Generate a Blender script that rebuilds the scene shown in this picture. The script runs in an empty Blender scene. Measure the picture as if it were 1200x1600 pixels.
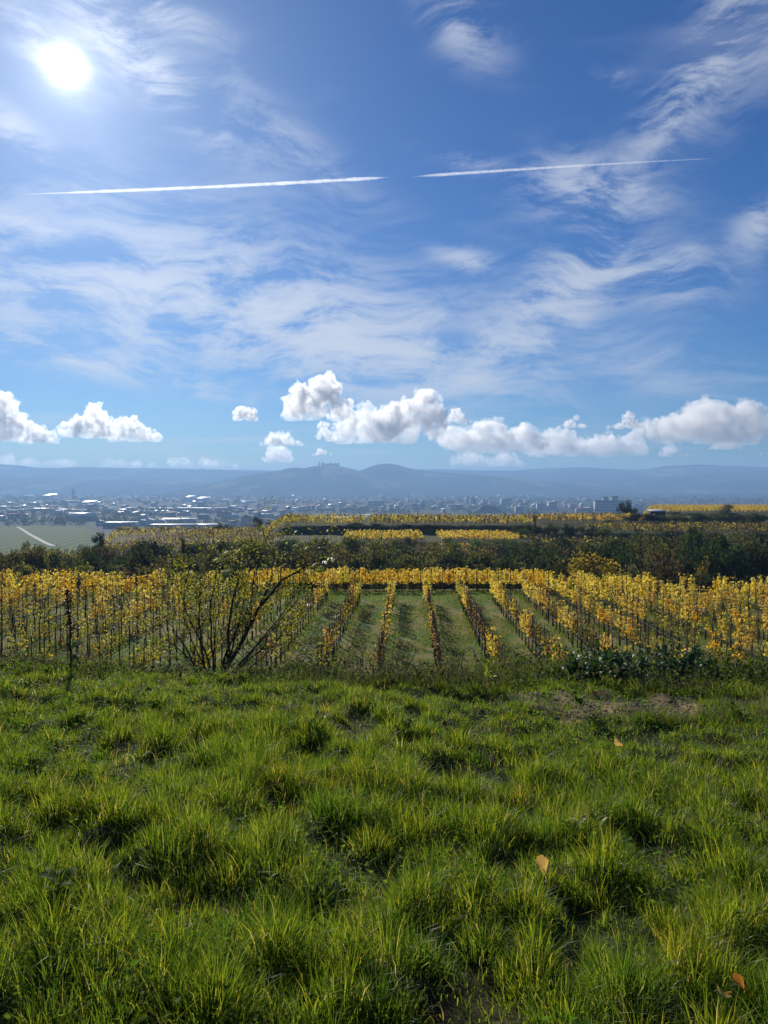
import bpy, bmesh, math, random
import numpy as np
from mathutils import Vector, Matrix, noise as mnoise

R = math.radians
sc = bpy.context.scene
COL = sc.collection

# ------------------------------------------------------------------ camera
E = 1.6                      # eye height over the ground under the camera
F = 1202.0                   # focal length in pixels of the 1200 x 1600 photograph
PITCH = R(2.0)
cam_d = bpy.data.cameras.new('camera')
cam = bpy.data.objects.new('camera', cam_d)
COL.objects.link(cam)
cam.location = (0, 0, E)
cam.rotation_euler = (math.pi / 2 - PITCH, 0, 0)
cam_d.sensor_fit = 'VERTICAL'
cam_d.sensor_height = 24.0
cam_d.lens = 24.0 * F / 1600.0
cam_d.clip_start = 0.05
cam_d.clip_end = 200000.0
sc.camera = cam

def ray(px, py):
    dx, dv = (px - 600.0) / F, (800.0 - py) / F
    c, s = math.cos(PITCH), math.sin(PITCH)
    return Vector((dx, c + dv * s, -s + dv * c))

def P(px, py, Y):
    """World point seen at a photograph pixel, at forward distance Y."""
    d = ray(px, py)
    return d * (Y / d.y) + Vector((0, 0, E))

def azel(px, py):
    d = ray(px, py)
    return math.degrees(math.atan2(d.x, d.y)), math.degrees(math.atan2(d.z, math.hypot(d.x, d.y)))

# ------------------------------------------------------------------ light
SUN_AZ, SUN_EL = R(-22.1), R(26.3)
SUN_DIR = Vector((math.sin(SUN_AZ) * math.cos(SUN_EL), math.cos(SUN_AZ) * math.cos(SUN_EL), math.sin(SUN_EL)))
sun_d = bpy.data.lights.new('sun', 'SUN')
sun_d.energy = 5.0
sun_d.angle = R(0.5)
sun_d.color = (1.0, 0.93, 0.82)
sun = bpy.data.objects.new('sun', sun_d)
COL.objects.link(sun)
sun.rotation_euler = (-SUN_DIR).to_track_quat('-Z', 'Y').to_euler()

sc.view_settings.view_transform = 'Standard'
sc.view_settings.look = 'None'
sc.view_settings.exposure = 0.0
sc.view_settings.gamma = 1.0
sc.view_settings.use_curve_mapping = False
sc.render.engine = 'CYCLES'
cy = sc.cycles
cy.max_bounces = 8
cy.diffuse_bounces = 3
cy.glossy_bounces = 2
cy.transmission_bounces = 4
cy.transparent_max_bounces = 6
cy.volume_bounces = 5
cy.use_denoising = True
cy.sample_clamp_indirect = 4.0
cy.caustics_reflective = False
cy.caustics_refractive = False

world = bpy.data.worlds.new('World')
sc.world = world
world.use_nodes = True
world.cycles.sampling_method = 'MANUAL'
world.cycles.sample_map_resolution = 256
wt = world.node_tree
wt.nodes.clear()

class NT:
    """Tiny helper for building node trees."""
    def __init__(s, tree): s.t = tree
    def n(s, typ, **kw):
        nd = s.t.nodes.new(typ)
        for k, v in kw.items(): setattr(nd, k, v)
        return nd
    def link(s, a, b): s.t.links.new(a, b)
    def put(s, sock, v):
        if hasattr(v, 'is_output'): s.t.links.new(v, sock)
        else: sock.default_value = v
    def math(s, op, a, b=None, c=None, clamp=False):
        nd = s.n('ShaderNodeMath', operation=op, use_clamp=clamp)
        s.put(nd.inputs[0], a)
        if b is not None: s.put(nd.inputs[1], b)
        if c is not None: s.put(nd.inputs[2], c)
        return nd.outputs[0]
    def mrange(s, v, a, b, c=0.0, d=1.0, smooth=True):
        nd = s.n('ShaderNodeMapRange', interpolation_type='SMOOTHSTEP' if smooth else 'LINEAR')
        s.put(nd.inputs[0], v)
        for i, q in enumerate((a, b, c, d)): s.put(nd.inputs[i + 1], q)
        return nd.outputs[0]
    def mix(s, f, a, b, mode='MIX'):
        nd = s.n('ShaderNodeMix', data_type='RGBA', blend_type=mode)
        s.put(nd.inputs[0], f)
        for i, q in ((6, a), (7, b)):
            if not hasattr(q, 'is_output') and len(q) == 3: q = (*q, 1.0)
            s.put(nd.inputs[i], q)
        return nd.outputs[2]
    def mapping(s, vec, loc=(0, 0, 0), rot=(0, 0, 0), scale=(1, 1, 1), typ='POINT'):
        nd = s.n('ShaderNodeMapping', vector_type=typ)
        s.link(vec, nd.inputs[0])
        nd.inputs[1].default_value = loc
        nd.inputs[2].default_value = rot
        nd.inputs[3].default_value = scale
        return nd.outputs[0]
    def noise(s, vec, scale, detail=4, rough=0.55, dist=0.0, lac=2.0, dim='3D'):
        nd = s.n('ShaderNodeTexNoise', noise_dimensions=dim)
        if vec is not None: s.link(vec, nd.inputs['Vector'])
        nd.inputs['Scale'].default_value = scale
        nd.inputs['Detail'].default_value = detail
        nd.inputs['Roughness'].default_value = rough
        nd.inputs['Lacunarity'].default_value = lac
        nd.inputs['Distortion'].default_value = dist
        return nd.outputs[0]
    def ramp(s, fac, stops):
        nd = s.n('ShaderNodeValToRGB')
        cr = nd.color_ramp
        while len(cr.elements) < len(stops): cr.elements.new(0.5)
        for e, (p, c) in zip(cr.elements, stops):
            e.position = p
            e.color = (*c, 1.0) if len(c) == 3 else c
        s.link(fac, nd.inputs[0])
        return nd.outputs[0]

def build_world():
    t = NT(wt)
    sky = t.n('ShaderNodeTexSky', sky_type='NISHITA')
    sky.sun_disc = False
    sky.sun_elevation = SUN_EL
    sky.sun_rotation = SUN_AZ
    sky.altitude = 300.0
    sky.air_density = 1.0
    sky.dust_density = 0.35
    sky.ozone_density = 2.2
    tc = t.n('ShaderNodeTexCoord')
    gen = tc.outputs['Generated']
    # the photograph's sky is a deep phone-camera blue
    hs = t.n('ShaderNodeHueSaturation')
    hs.inputs['Saturation'].default_value = 1.22
    t.link(sky.outputs[0], hs.inputs['Color'])
    skyc = t.mix(1.0, hs.outputs[0], (0.33, 0.55, 0.86), 'MULTIPLY')
    # direction to azimuth / elevation in degrees
    sep = t.n('ShaderNodeSeparateXYZ')
    t.link(gen, sep.inputs[0])
    x, y, z = sep.outputs
    az = t.math('MULTIPLY', t.math('ARCTAN2', x, y), 180 / math.pi)
    el = t.math('MULTIPLY', t.math('ARCSINE', z), 180 / math.pi)
    comb = t.n('ShaderNodeCombineXYZ')
    t.link(az, comb.inputs[0]); t.link(el, comb.inputs[1])
    ae = comb.outputs[0]
    # wind-drawn cirrus fibres in two directions, bent by a slow warp
    w1 = t.math('SUBTRACT', t.noise(ae, 0.07, 2, 0.5, dim='2D'), 0.5)
    ae2 = t.mapping(ae, (31.0, 17.0, 0))
    w2 = t.math('SUBTRACT', t.noise(ae2, 0.08, 2, 0.5, dim='2D'), 0.5)
    cw = t.n('ShaderNodeCombineXYZ')
    t.link(t.math('MULTIPLY_ADD', w1, 8.0, az), cw.inputs[0])
    t.link(t.math('MULTIPLY_ADD', w2, 5.0, el), cw.inputs[1])
    aw = cw.outputs[0]
    fib = {}
    for ang in (-18, 45):
        v = t.mapping(aw, (3.1 + ang, 1.7, 0), (0, 0, R(-ang)), (0.11, 0.40, 1))
        fib[ang] = t.mrange(t.noise(v, 1.0, 7, 0.68, dim='2D'), 0.36, 0.70)
    fib[-12] = fib[-34] = fib[-18]
    fib[32] = fib[62] = fib[45]
    # cx, cy, rx, ry (photograph pixels), tilt (deg, ccw), strength, fibre direction
    patches = [
        (140, 485, 280, 70, -8, .80, -12), (330, 430, 380, 120, -6, .58, -12), (110, 556, 160, 26, -10, 1.0, -12),
        (600, 545, 270, 92, -12, 1.0, -12), (325, 611, 75, 15, -14, .75, -12), (400, 500, 300, 70, -4, .6, -12),
        (235, 112, 180, 36, -36, 1.0, -34), (70, 72, 95, 34, -24, .55, -34), (25, 205, 70, 26, -24, .5, -34),
        (245, 14, 110, 26, -14, .65, -34), (722, 42, 80, 40, -28, .62, -34), (1085, 120, 180, 46, 60, .8, 62),
        (1165, 70, 110, 70, 55, .42, 62), (925, 300, 115, 52, -14, 1.0, -34), (955, 355, 60, 26, 62, .50, 62),
        (730, 252, 80, 14, -8, .4, -12), (728, 405, 55, 18, -12, .75, -34), (880, 490, 120, 52, 40, .95, 32),
        (790, 520, 140, 40, 36, .85, 32), (960, 432, 150, 46, 16, .50, 32), (1050, 425, 90, 48, 14, .48, 32),
        (1050, 570, 90, 46, -8, .45, -12), (1192, 345, 60, 34, 55, .70, 62), (40, 352, 70, 14, -4, .45, -12),
        (440, 210, 210, 40, -22, .30, -34), (835, 622, 80, 10, 2, .5, -12), (1090, 392, 30, 12, 0, .6, -12),
        (520, 600, 160, 30, -8, .40, -12), (960, 118, 30, 14, 0, .3, -12), (900, 560, 220, 60, 8, .30, 32),
        (60, 720, 300, 16, 0, .35, -12), (300, 716, 200, 12, 0, .35, -12),
    ]
    rots = {g: t.mapping(ae, rot=(0, 0, R(-g))) for g in (-11, -32, 50)}
    sums = {}
    for cx, cyy, rx, ry, ang, st, fd in patches:
        g = min(rots, key=lambda q: abs(q - ang))
        a0, e0 = azel(cx, cyy)
        cg, sg = math.cos(R(g)), math.sin(R(g))
        u0, v0 = a0 * cg + e0 * sg, -a0 * sg + e0 * cg
        su, sv = 20.0 / rx, 20.0 / ry
        ma = t.n('ShaderNodeVectorMath', operation='MULTIPLY_ADD')
        t.link(rots[g], ma.inputs[0])
        ma.inputs[1].default_value = (su, sv, 0); ma.inputs[2].default_value = (-u0 * su, -v0 * sv, 0)
        dd = t.n('ShaderNodeVectorMath', operation='DOT_PRODUCT')
        t.link(ma.outputs[0], dd.inputs[0]); t.link(ma.outputs[0], dd.inputs[1])
        gs = t.math('POWER', 0.16, dd.outputs['Value'])
        k = -18 if fd in (-12, -34) else 45
        sums[k] = t.math('MULTIPLY_ADD', gs, st, sums.get(k, 0.0))
    total = t.math('ADD', t.math('MULTIPLY', sums[-18], fib[-18]), t.math('MULTIPLY', sums[45], fib[45]))
    # the rest of the sky goes on with the same kind of thin cirrus
    inv = t.math('DIVIDE', 1.0, t.math('ADD', t.math('MAXIMUM', z, 0.0), 0.12))
    pc = t.n('ShaderNodeVectorMath', operation='SCALE')
    t.link(gen, pc.inputs[0]); t.link(inv, pc.inputs[3])
    g = t.noise(t.mapping(pc.outputs[0], (2.3, 0.4, 0), (0, 0, R(25)), (0.7, 1.6, 0.3)), 1.2, 4, 0.6, dim='2D')
    veil = t.math('MULTIPLY', t.mrange(g, 0.50, 0.80), 0.40)
    dens = t.math('ADD', total, t.math('MULTIPLY', veil, 0.55))
    dens = t.math('MULTIPLY', dens, t.mrange(el, 0.0, 1.5))
    dens = t.math('MULTIPLY', t.math('SUBTRACT', 1.0, t.math('EXPONENT', t.math('MULTIPLY', dens, -1.75))), 0.92)
    # sun: angle in degrees
    dt = t.n('ShaderNodeVectorMath', operation='DOT_PRODUCT')
    t.link(gen, dt.inputs[0]); dt.inputs[1].default_value = SUN_DIR
    ang = t.math('MULTIPLY', t.math('ARCCOSINE', t.math('MINIMUM', dt.outputs['Value'], 1.0)), 180 / math.pi)
    def ex(w): return t.math('EXPONENT', t.math('MULTIPLY', ang, -1.0 / w))
    cl_gain = t.math('ADD', t.math('MULTIPLY', ex(14.0), 0.40), 0.70)
    cloudc = t.n('ShaderNodeVectorMath', operation='SCALE')
    cloudc.inputs[0].default_value = (0.86, 0.93, 1.06)
    t.link(cl_gain, cloudc.inputs[3])
    bg = t.n('ShaderNodeBackground')
    st = t.n('ShaderNodeVectorMath', operation='SCALE')
    t.link(skyc, st.inputs[0]); st.inputs[3].default_value = SKY_STRENGTH
    mixed = t.mix(dens, st.outputs[0], cloudc.outputs[0])
    glow = t.math('ADD', t.math('MULTIPLY', ex(1.7), 0.50), t.math('MULTIPLY', ex(7.0), 0.29))
    a2 = t.math('MULTIPLY', t.math('MULTIPLY', ang, ang), -1.0 / 0.85)
    core = t.math('MULTIPLY', t.math('EXPONENT', a2), 1.7)
    gsum = t.math('ADD', glow, core)
    gc = t.n('ShaderNodeVectorMath', operation='SCALE')
    gc.inputs[0].default_value = (1.0, 0.98, 0.95)
    t.link(gsum, gc.inputs[3])
    fin = t.n('ShaderNodeVectorMath', operation='ADD')
    t.link(mixed, fin.inputs[0]); t.link(gc.outputs[0], fin.inputs[1])
    t.link(fin.outputs[0], bg.inputs['Color'])
    bg.inputs['Strength'].default_value = 1.0
    out = t.n('ShaderNodeOutputWorld')
    t.link(bg.outputs[0], out.inputs['Surface'])

SKY_STRENGTH = 0.085
build_world()

# ------------------------------------------------------------------ helpers
rng = np.random.default_rng(11)
random.seed(11)

def sstep(a, b, x):
    t = np.clip((x - a) / (b - a), 0.0, 1.0)
    return t * t * (3 - 2 * t)

def _hash(ix, iy, iz, seed):
    h = (ix.astype(np.int64) * 374761393 + iy.astype(np.int64) * 668265263 + iz.astype(np.int64) * 2147483647 + seed * 974634777) & 0x7fffffff
    h = ((h ^ (h >> 13)) * 1274126177) & 0x7fffffff
    h = h ^ (h >> 16)
    return (h & 0xffff) / 65535.0

def vnoise(x, y, z=None, seed=0):
    x = np.asarray(x, float); y = np.asarray(y, float)
    z = np.zeros_like(x) if z is None else np.asarray(z, float)
    ix, iy, iz = np.floor(x), np.floor(y), np.floor(z)
    fx, fy, fz = x - ix, y - iy, z - iz
    fx = fx * fx * (3 - 2 * fx); fy = fy * fy * (3 - 2 * fy); fz = fz * fz * (3 - 2 * fz)
    r = 0
    for a in (0, 1):
        for b in (0, 1):
            for c in (0, 1):
                w = (fx if a else 1 - fx) * (fy if b else 1 - fy) * (fz if c else 1 - fz)
                r = r + w * _hash(ix + a, iy + b, iz + c, seed)
    return r

def fbm(x, y, z=None, o=4, seed=0):
    r, a, s = 0.0, 0.5, 1.0
    for i in range(o):
        r = r + a * vnoise(np.asarray(x) * s, np.asarray(y) * s, None if z is None else np.asarray(z) * s, seed + i)
        a *= 0.5; s *= 2.03
    return r / (1 - 0.5 ** o)

def mesh_np(name, V, faces, mats, smooth=False, mat_idx=None):
    """V (n,3); faces: list of (m,k) int arrays of equal-size polygons."""
    me = bpy.data.meshes.new(name)
    V = np.ascontiguousarray(V, dtype=np.float32)
    me.vertices.add(len(V)); me.vertices.foreach_set('co', V.ravel())
    if not isinstance(faces, (list, tuple)): faces = [faces]
    faces = [np.asarray(f) for f in faces if len(f)]
    loops = np.concatenate([f.ravel() for f in faces]).astype(np.int32)
    tot = np.concatenate([np.full(len(f), f.shape[1], np.int32) for f in faces])
    start = np.concatenate([[0], np.cumsum(tot)[:-1]]).astype(np.int32)
    me.loops.add(len(loops)); me.loops.foreach_set('vertex_index', loops)
    me.polygons.add(len(tot)); me.polygons.foreach_set('loop_start', start); me.polygons.foreach_set('loop_total', tot)
    if smooth: me.polygons.foreach_set('use_smooth', np.ones(len(tot), bool))
    if mat_idx is not None: me.polygons.foreach_set('material_index', np.asarray(mat_idx, np.int32))
    for m in (mats if isinstance(mats, (list, tuple)) else [mats]): me.materials.append(m)
    me.update(calc_edges=True)
    return me

def point_color(me, name, rgb):
    at = me.color_attributes.new(name, 'FLOAT_COLOR', 'POINT')
    c = np.ones((len(rgb), 4), np.float32); c[:, :3] = rgb
    at.data.foreach_set('color', c.ravel())

def obj(name, me, parent=None, loc=None, label=None, cat=None, group=None, kind=None):
    o = bpy.data.objects.new(name, me)
    COL.objects.link(o)
    if parent is not None: o.parent = parent
    if loc is not None: o.location = loc
    if label: o['label'] = label
    if cat: o['category'] = cat
    if group: o['group'] = group
    if kind: o['kind'] = kind
    return o

def root(name, loc, label, cat, group=None, rz=0.0, scale=None):
    o = obj(name, None, None, loc, label, cat, group)
    o.rotation_euler = (0, 0, rz)
    if scale is not None: o.scale = scale if hasattr(scale, '__len__') else (scale,) * 3
    o.empty_display_size = 0.2
    return o

class MB:
    """Collects boxes, tubes and polygons into one mesh."""
    def __init__(s): s.V = []; s.Fc = {}; s.n = 0; s.M = {}
    def add(s, V, faces, m=0):
        V = np.asarray(V, float).reshape(-1, 3)
        for f in faces:
            s.Fc.setdefault(len(f), []).append([i + s.n for i in f]); s.M.setdefault(len(f), []).append(m)
        s.V.append(V); s.n += len(V)
    def addq(s, V, fa, m=0):
        V = np.asarray(V, float).reshape(-1, 3); fa = np.asarray(fa) + s.n
        s.Fc.setdefault(fa.shape[1], []).extend(fa.tolist()); s.M.setdefault(fa.shape[1], []).extend([m] * len(fa))
        s.V.append(V); s.n += len(V)
    def box(s, x0, x1, y0, y1, z0, z1, m=0):
        V = [(x, y, z) for z in (z0, z1) for y in (y0, y1) for x in (x0, x1)]
        s.add(V, [(0, 2, 3, 1), (4, 5, 7, 6), (0, 1, 5, 4), (2, 6, 7, 3), (0, 4, 6, 2), (1, 3, 7, 5)], m)
    def tube(s, pts, rad, n=6, m=0, cap=True):
        pts = [Vector(p) for p in pts]; k = len(pts)
        rad = [rad] * k if not hasattr(rad, '__len__') else rad
        V = []; up = Vector((0.31, 0.17, 0.93))
        for i, p in enumerate(pts):
            t = (pts[min(i + 1, k - 1)] - pts[max(i - 1, 0)])
            t = t.normalized() if t.length > 1e-9 else Vector((0, 0, 1))
            a = t.cross(up)
            if a.length < 1e-3: a = t.cross(Vector((1, 0, 0)))
            a.normalize(); b = t.cross(a)
            for j in range(n):
                th = 2 * math.pi * j / n
                V.append(p + (a * math.cos(th) + b * math.sin(th)) * rad[i])
        fc = [(i * n + j, i * n + (j + 1) % n, (i + 1) * n + (j + 1) % n, (i + 1) * n + j) for i in range(k - 1) for j in range(n)]
        if cap: fc += [tuple(range(n - 1, -1, -1)), tuple((k - 1) * n + j for j in range(n))]
        s.add([tuple(v) for v in V], fc, m)
    def mesh(s, name, mats, smooth=False):
        ks = sorted(s.Fc)
        return mesh_np(name, np.concatenate(s.V), [np.array(s.Fc[k]) for k in ks], mats, smooth, np.concatenate([s.M[k] for k in ks]))

# ------------------------------------------------------------------ materials
def new_mat(name):
    m = bpy.data.materials.new(name); m.use_nodes = True
    m.node_tree.nodes.clear()
    t = NT(m.node_tree)
    out = t.n('ShaderNodeOutputMaterial')
    return m, t, out

def plain(name, col, rough=0.8, var=0.0, scale=3.0, metallic=0.0, spec=0.3):
    m, t, out = new_mat(name)
    b = t.n('ShaderNodeBsdfPrincipled')
    b.inputs['Roughness'].default_value = rough
    b.inputs['Metallic'].default_value = metallic
    b.inputs['Specular IOR Level'].default_value = spec
    if var:
        tc = t.n('ShaderNodeTexCoord')
        nz = t.noise(tc.outputs['Object'], scale, 4, 0.6)
        lo = tuple(c * (1 - var) for c in col); hi = tuple(min(1, c * (1 + var)) for c in col)
        t.link(t.ramp(nz, [(0.3, lo), (0.7, hi)]), b.inputs['Base Color'])
    else:
        b.inputs['Base Color'].default_value = (*col, 1)
    t.link(b.outputs[0], out.inputs['Surface'])
    return m

def foliage(name, stops, trans=0.4, tgain=(1.25, 1.2, 0.7), rough=0.5, spec=0.25, per_object=0.0):
    """Leaf material: each leaf (mesh island) takes its own colour from the ramp; leaves let light through."""
    m, t, out = new_mat(name)
    geo = t.n('ShaderNodeNewGeometry')
    col = t.ramp(geo.outputs['Random Per Island'], stops)
    if per_object:
        oi = t.n('ShaderNodeObjectInfo')
        hs = t.n('ShaderNodeHueSaturation')
        t.link(col, hs.inputs['Color'])
        t.link(t.math('MULTIPLY_ADD', oi.outputs['Random'], 0.035, 0.4825), hs.inputs['Hue'])
        t.link(t.math('MULTIPLY_ADD', oi.outputs['Random'], 2 * per_object, 1 - per_object), hs.inputs['Value'])
        col = hs.outputs[0]
    b = t.n('ShaderNodeBsdfPrincipled')
    b.inputs['Roughness'].default_value = rough
    b.inputs['Specular IOR Level'].default_value = spec
    t.link(col, b.inputs['Base Color'])
    tr = t.n('ShaderNodeBsdfTranslucent')
    t.link(t.mix(1.0, col, tgain, 'MULTIPLY'), tr.inputs['Color'])
    mx = t.n('ShaderNodeMixShader')
    mx.inputs[0].default_value = trans
    t.link(b.outputs[0], mx.inputs[1]); t.link(tr.outputs[0], mx.inputs[2])
    t.link(mx.outputs[0], out.inputs['Surface'])
    return m

# ------------------------------------------------------------------ terrain
def px_of(x, y): return 600.0 + F * x / np.maximum(y, 0.5)

PR = {
    'LL': ([62, 68, 100, 135, 150, 178, 205, 350, 480, 1050, 1300], [-8.8, -9.2, -20, -17.5, -15.4, -16.0, -23, -38, -44, -55.5, -78]),
    'L':  ([62, 68, 95, 125, 162, 330, 420, 700, 1000, 1300], [-8.8, -9.2, -18.5, -18.5, -14.6, -19.0, -32, -62, -74, -78]),
    'C':  ([62, 68, 95, 135, 165, 187, 190, 216.5, 219, 264, 300, 420, 700, 1300], [-8.8, -9.2, -18.5, -18.5, -17, -15, -14.2, -14.0, -11.5, -11.4, -15, -30, -60, -78]),
    'R':  ([58, 64, 95, 130, 160, 176, 178, 205, 207.5, 240, 243, 290, 330, 470, 700, 1000, 1300], [-8.8, -9.3, -18, -18.5, -17, -16.5, -15.2, -15.0, -13.0, -12.9, -11.9, -11.8, -15.5, -32, -52, -68, -78]),
    'RR': ([58, 64, 95, 130, 160, 176, 178, 205, 207.5, 240, 243, 290, 340, 343, 470, 600, 1000, 1300], [-8.8, -9.3, -18, -18.5, -17, -16.5, -15.2, -15.0, -13.0, -12.9, -11.9, -11.8, -13.6, -12.4, -13.0, -25, -60, -78]),
}

def hump(x, y): return fbm(x * 3.4, y * 3.4, o=2, seed=3)

def H(x, y):
    """Ground height (world z) at x, y."""
    x = np.asarray(x, float); y = np.asarray(y, float)
    yy = np.maximum(y, -6.0)
    tilt = -0.045 * np.clip(x, -12, 12) * np.clip(yy / 8.5, 0, 1.2)
    zn = -1.6 - 0.084 * yy + tilt
    b = 8.6 + 2.6 * sstep(0.4, 2.6, x) + 0.5 * (vnoise(x * 0.7, x * 0, seed=5) - 0.5)
    over = np.maximum(y - b, 0)
    zs = zn - 0.24 * over * sstep(0, 2.5, over)
    hum = (hump(x, y) - 0.5) * 0.20 + (fbm(x * 0.45, y * 0.45, o=2, seed=8) - 0.5) * 0.18
    zs = zs + hum * sstep(0.5, 2.5, y) * (1 - sstep(30, 60, y) * 0.8)
    zf = -8.4 - 0.012 * (y - 35) + 0.12 * (fbm(x * 0.15, y * 0.15, o=2, seed=9) - 0.5)
    k = 0.5
    hh = np.clip(0.5 + 0.5 * (zs - zf) / k, 0, 1)
    znear = zf * (1 - hh) + zs * hh + k * hh * (1 - hh)
    px = px_of(x, y)
    prof = {n: np.interp(y, a, h) for n, (a, h) in PR.items()}
    w1 = sstep(120, 190, px); w2 = sstep(400, 450, px); w3 = sstep(820, 870, px)
    zfar = prof['LL'] * (1 - w1) + prof['L'] * w1
    zfar = zfar * (1 - w2) + prof['C'] * w2
    w4 = sstep(985, 1020, px)
    zfar = zfar * (1 - w3) + (prof['R'] * (1 - w4) + prof['RR'] * w4) * w3
    rough = (fbm(x * 0.03, y * 0.03, o=4, seed=21) - 0.5) * np.clip((y - 70) / 60, 0, 1) * 1.6 * (1 - sstep(170, 210, y) * 0.75)
    w = sstep(58, 66, y)
    z = znear * (1 - w) + (zfar + rough) * w
    z = np.where(y > 1250, -78 + (fbm(x * 0.002, y * 0.002, o=3, seed=31) - 0.5) * 3.0 * sstep(1250, 1500, y), z)
    return z + E

def Hs(x, y): return float(H(np.array([x]), np.array([y]))[0])

def ground_colour(x, y):
    n1 = fbm(x * 0.9, y * 0.9, o=4, seed=41); n2 = fbm(x * 0.12, y * 0.12, o=4, seed=43); n3 = fbm(x * 0.01, y * 0.01, o=4, seed=47)
    def mixc(a, b, t): return np.asarray(a)[None, :] * (1 - t[:, None]) + np.asarray(b)[None, :] * t[:, None]
    px = px_of(x, y)
    near = mixc((0.034, 0.030, 0.016), (0.040, 0.055, 0.018), sstep(.35, .65, n1))
    # bare soil of the little track on the right
    s = path_mask(x, y)
    near = near * (1 - s[:, None]) + mixc((0.17, 0.120, 0.078), (0.29, 0.22, 0.15), n1) * s[:, None]
    field = mixc((0.09, 0.160, 0.028), (0.25, 0.215, 0.080), sstep(.38, .62, n1 * .75 + n2 * .25))
    track = mixc((0.10, 0.20, 0.030), (0.14, 0.25, 0.045), n1)
    wt_ = sstep(58.0, 59.0, y) * (1 - sstep(63.5, 64.5, y)) * sstep(-14, -10, x) * (1 - sstep(17, 20, x))
    field = field * (1 - wt_[:, None]) + track * wt_[:, None]
    gully = mixc((0.030, 0.036, 0.016), (0.065, 0.062, 0.03), n2)
    terr = mixc((0.050, 0.068, 0.022), (0.105, 0.095, 0.040), sstep(.3, .7, n2 * .6 + n1 * .4))
    leftf = mixc((0.065, 0.066, 0.026), (0.115, 0.095, 0.040), sstep(.3, .7, n2 * .6 + n1 * .4))
    lw = 1 - sstep(400, 450, px)
    terr = terr * (1 - lw[:, None]) + leftf * lw[:, None]
    # slope of vine rows at the far left
    rowp = 0.5 + 0.5 * np.sin((x * 0.95 + y * 0.22) * 2 * math.pi / 9.0)
    slope = mixc((0.018, 0.050, 0.012), (0.105, 0.175, 0.045), rowp * 0.75 + n2 * 0.25)
    sl = sstep(380, 460, y) * (1 - sstep(230, 330, px)) * (1 - sstep(1050, 1150, y))
    terr = terr * (1 - sl[:, None]) + slope * sl[:, None]
    cell = fbm(np.floor(x / 140 + 0.6 * n3) * 0.37, np.floor(y / 260 + 0.8 * n3) * 0.73, o=1, seed=77)
    valley = mixc((0.022, 0.032, 0.018), (0.085, 0.082, 0.05), sstep(.35, .95, cell))
    c = near
    for a, b, col in ((24, 31, field), (66, 72, gully), (168, 188, terr), (1150, 1300, valley)):
        w = sstep(a, b, y)[:, None]
        c = c * (1 - w) + col * w
    return c

def path_mask(x, y):
    # a strip of bare soil running from the middle of the brow up to the right edge
    yc = 8.30 + 0.34 * (x - 2.0)
    wob = (fbm(x * 1.3, y * 1.3, o=3, seed=91) - 0.5) * 1.1
    wdt = 0.80 * (1 - sstep(2.8, 4.6, x) * 0.60)
    return (1 - sstep(wdt * 0.6, wdt, np.abs(y - yc + wob))) * sstep(1.3, 2.1, x + wob) * (1 - sstep(14, 16, x))

def build_ground():
    a_in = np.radians(np.arange(-40, 40.001, 0.2))
    a_l = np.radians(np.arange(-180, -40, 4.0)); a_r = np.radians(np.arange(44, 180.01, 4.0))
    az = np.concatenate([a_l, a_in, a_r])
    rs = [0.6]
    while rs[-1] < 11500:
        r = rs[-1]
        if r < 14: s = 0.022
        elif r < 60: s = 0.025
        elif r < 130: s = 0.018
        elif r < 460: s = 0.0075
        elif r < 1080: s = 0.009
        else: s = 0.03
        rs.append(r * (1 + s))
    rs = np.array(rs)
    A, Rr = np.meshgrid(az, rs)
    X, Y = (Rr * np.sin(A)).ravel(), (Rr * np.cos(A)).ravel()
    Z = H(X, Y)
    back = Y < 1
    Zb = E - 1.6 + 0.05 * np.minimum(-Y, 60) + 0.0 * X
    Z = np.where(Y < -6, H(X, np.full_like(X, -6.0)), Z)
    n_a, n_r = len(az), len(rs)
    idx = np.arange(n_a * n_r).reshape(n_r, n_a)
    q = np.stack([idx[:-1, :-1], idx[:-1, 1:], idx[1:, 1:], idx[1:, :-1]], -1).reshape(-1, 4)[:, ::-1]
    V = np.stack([X, Y, Z], 1)
    c0 = len(V)
    V = np.concatenate([V, [[0, 0, Hs(0, 0)]]])
    fan = np.stack([np.full(n_a - 1, c0), idx[0, :-1], idx[0, 1:]], 1)[:, ::-1]
    m, t, out = new_mat('ground_soil_and_turf')
    at = t.n('ShaderNodeAttribute', attribute_name='tint')
    tc = t.n('ShaderNodeTexCoord')
    f1 = t.noise(tc.outputs['Object'], 9.0, 5, 0.65)
    f2 = t.noise(tc.outputs['Object'], 0.7, 4, 0.6)
    col = t.mix(1.0, at.outputs['Color'], t.ramp(f1, [(0.25, (0.55, 0.55, 0.55)), (0.75, (1.35, 1.3, 1.2))]), 'MULTIPLY')
    col = t.mix(1.0, col, t.ramp(f2, [(0.3, (0.8, 0.82, 0.78)), (0.7, (1.2, 1.15, 1.05))]), 'MULTIPLY')
    b = t.n('ShaderNodeBsdfPrincipled')
    b.inputs['Roughness'].default_value = 0.95
    b.inputs['Specular IOR Level'].default_value = 0.1
    t.link(col, b.inputs['Base Color'])
    bp = t.n('ShaderNodeBump')
    bp.inputs['Strength'].default_value = 0.6; bp.inputs['Distance'].default_value = 0.05
    t.link(f1, bp.inputs['Height']); t.link(bp.outputs[0], b.inputs['Normal'])
    t.link(b.outputs[0], out.inputs['Surface'])
    me = mesh_np('ground', V, [q, fan], m, True)
    cc = ground_colour(np.append(X, 0.0), np.append(Y, 0.0))
    point_color(me, 'tint', cc)
    obj('ground', me, kind='structure', label='sloping ground of turf, soil and vineyard aisles', )

build_ground()

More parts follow.
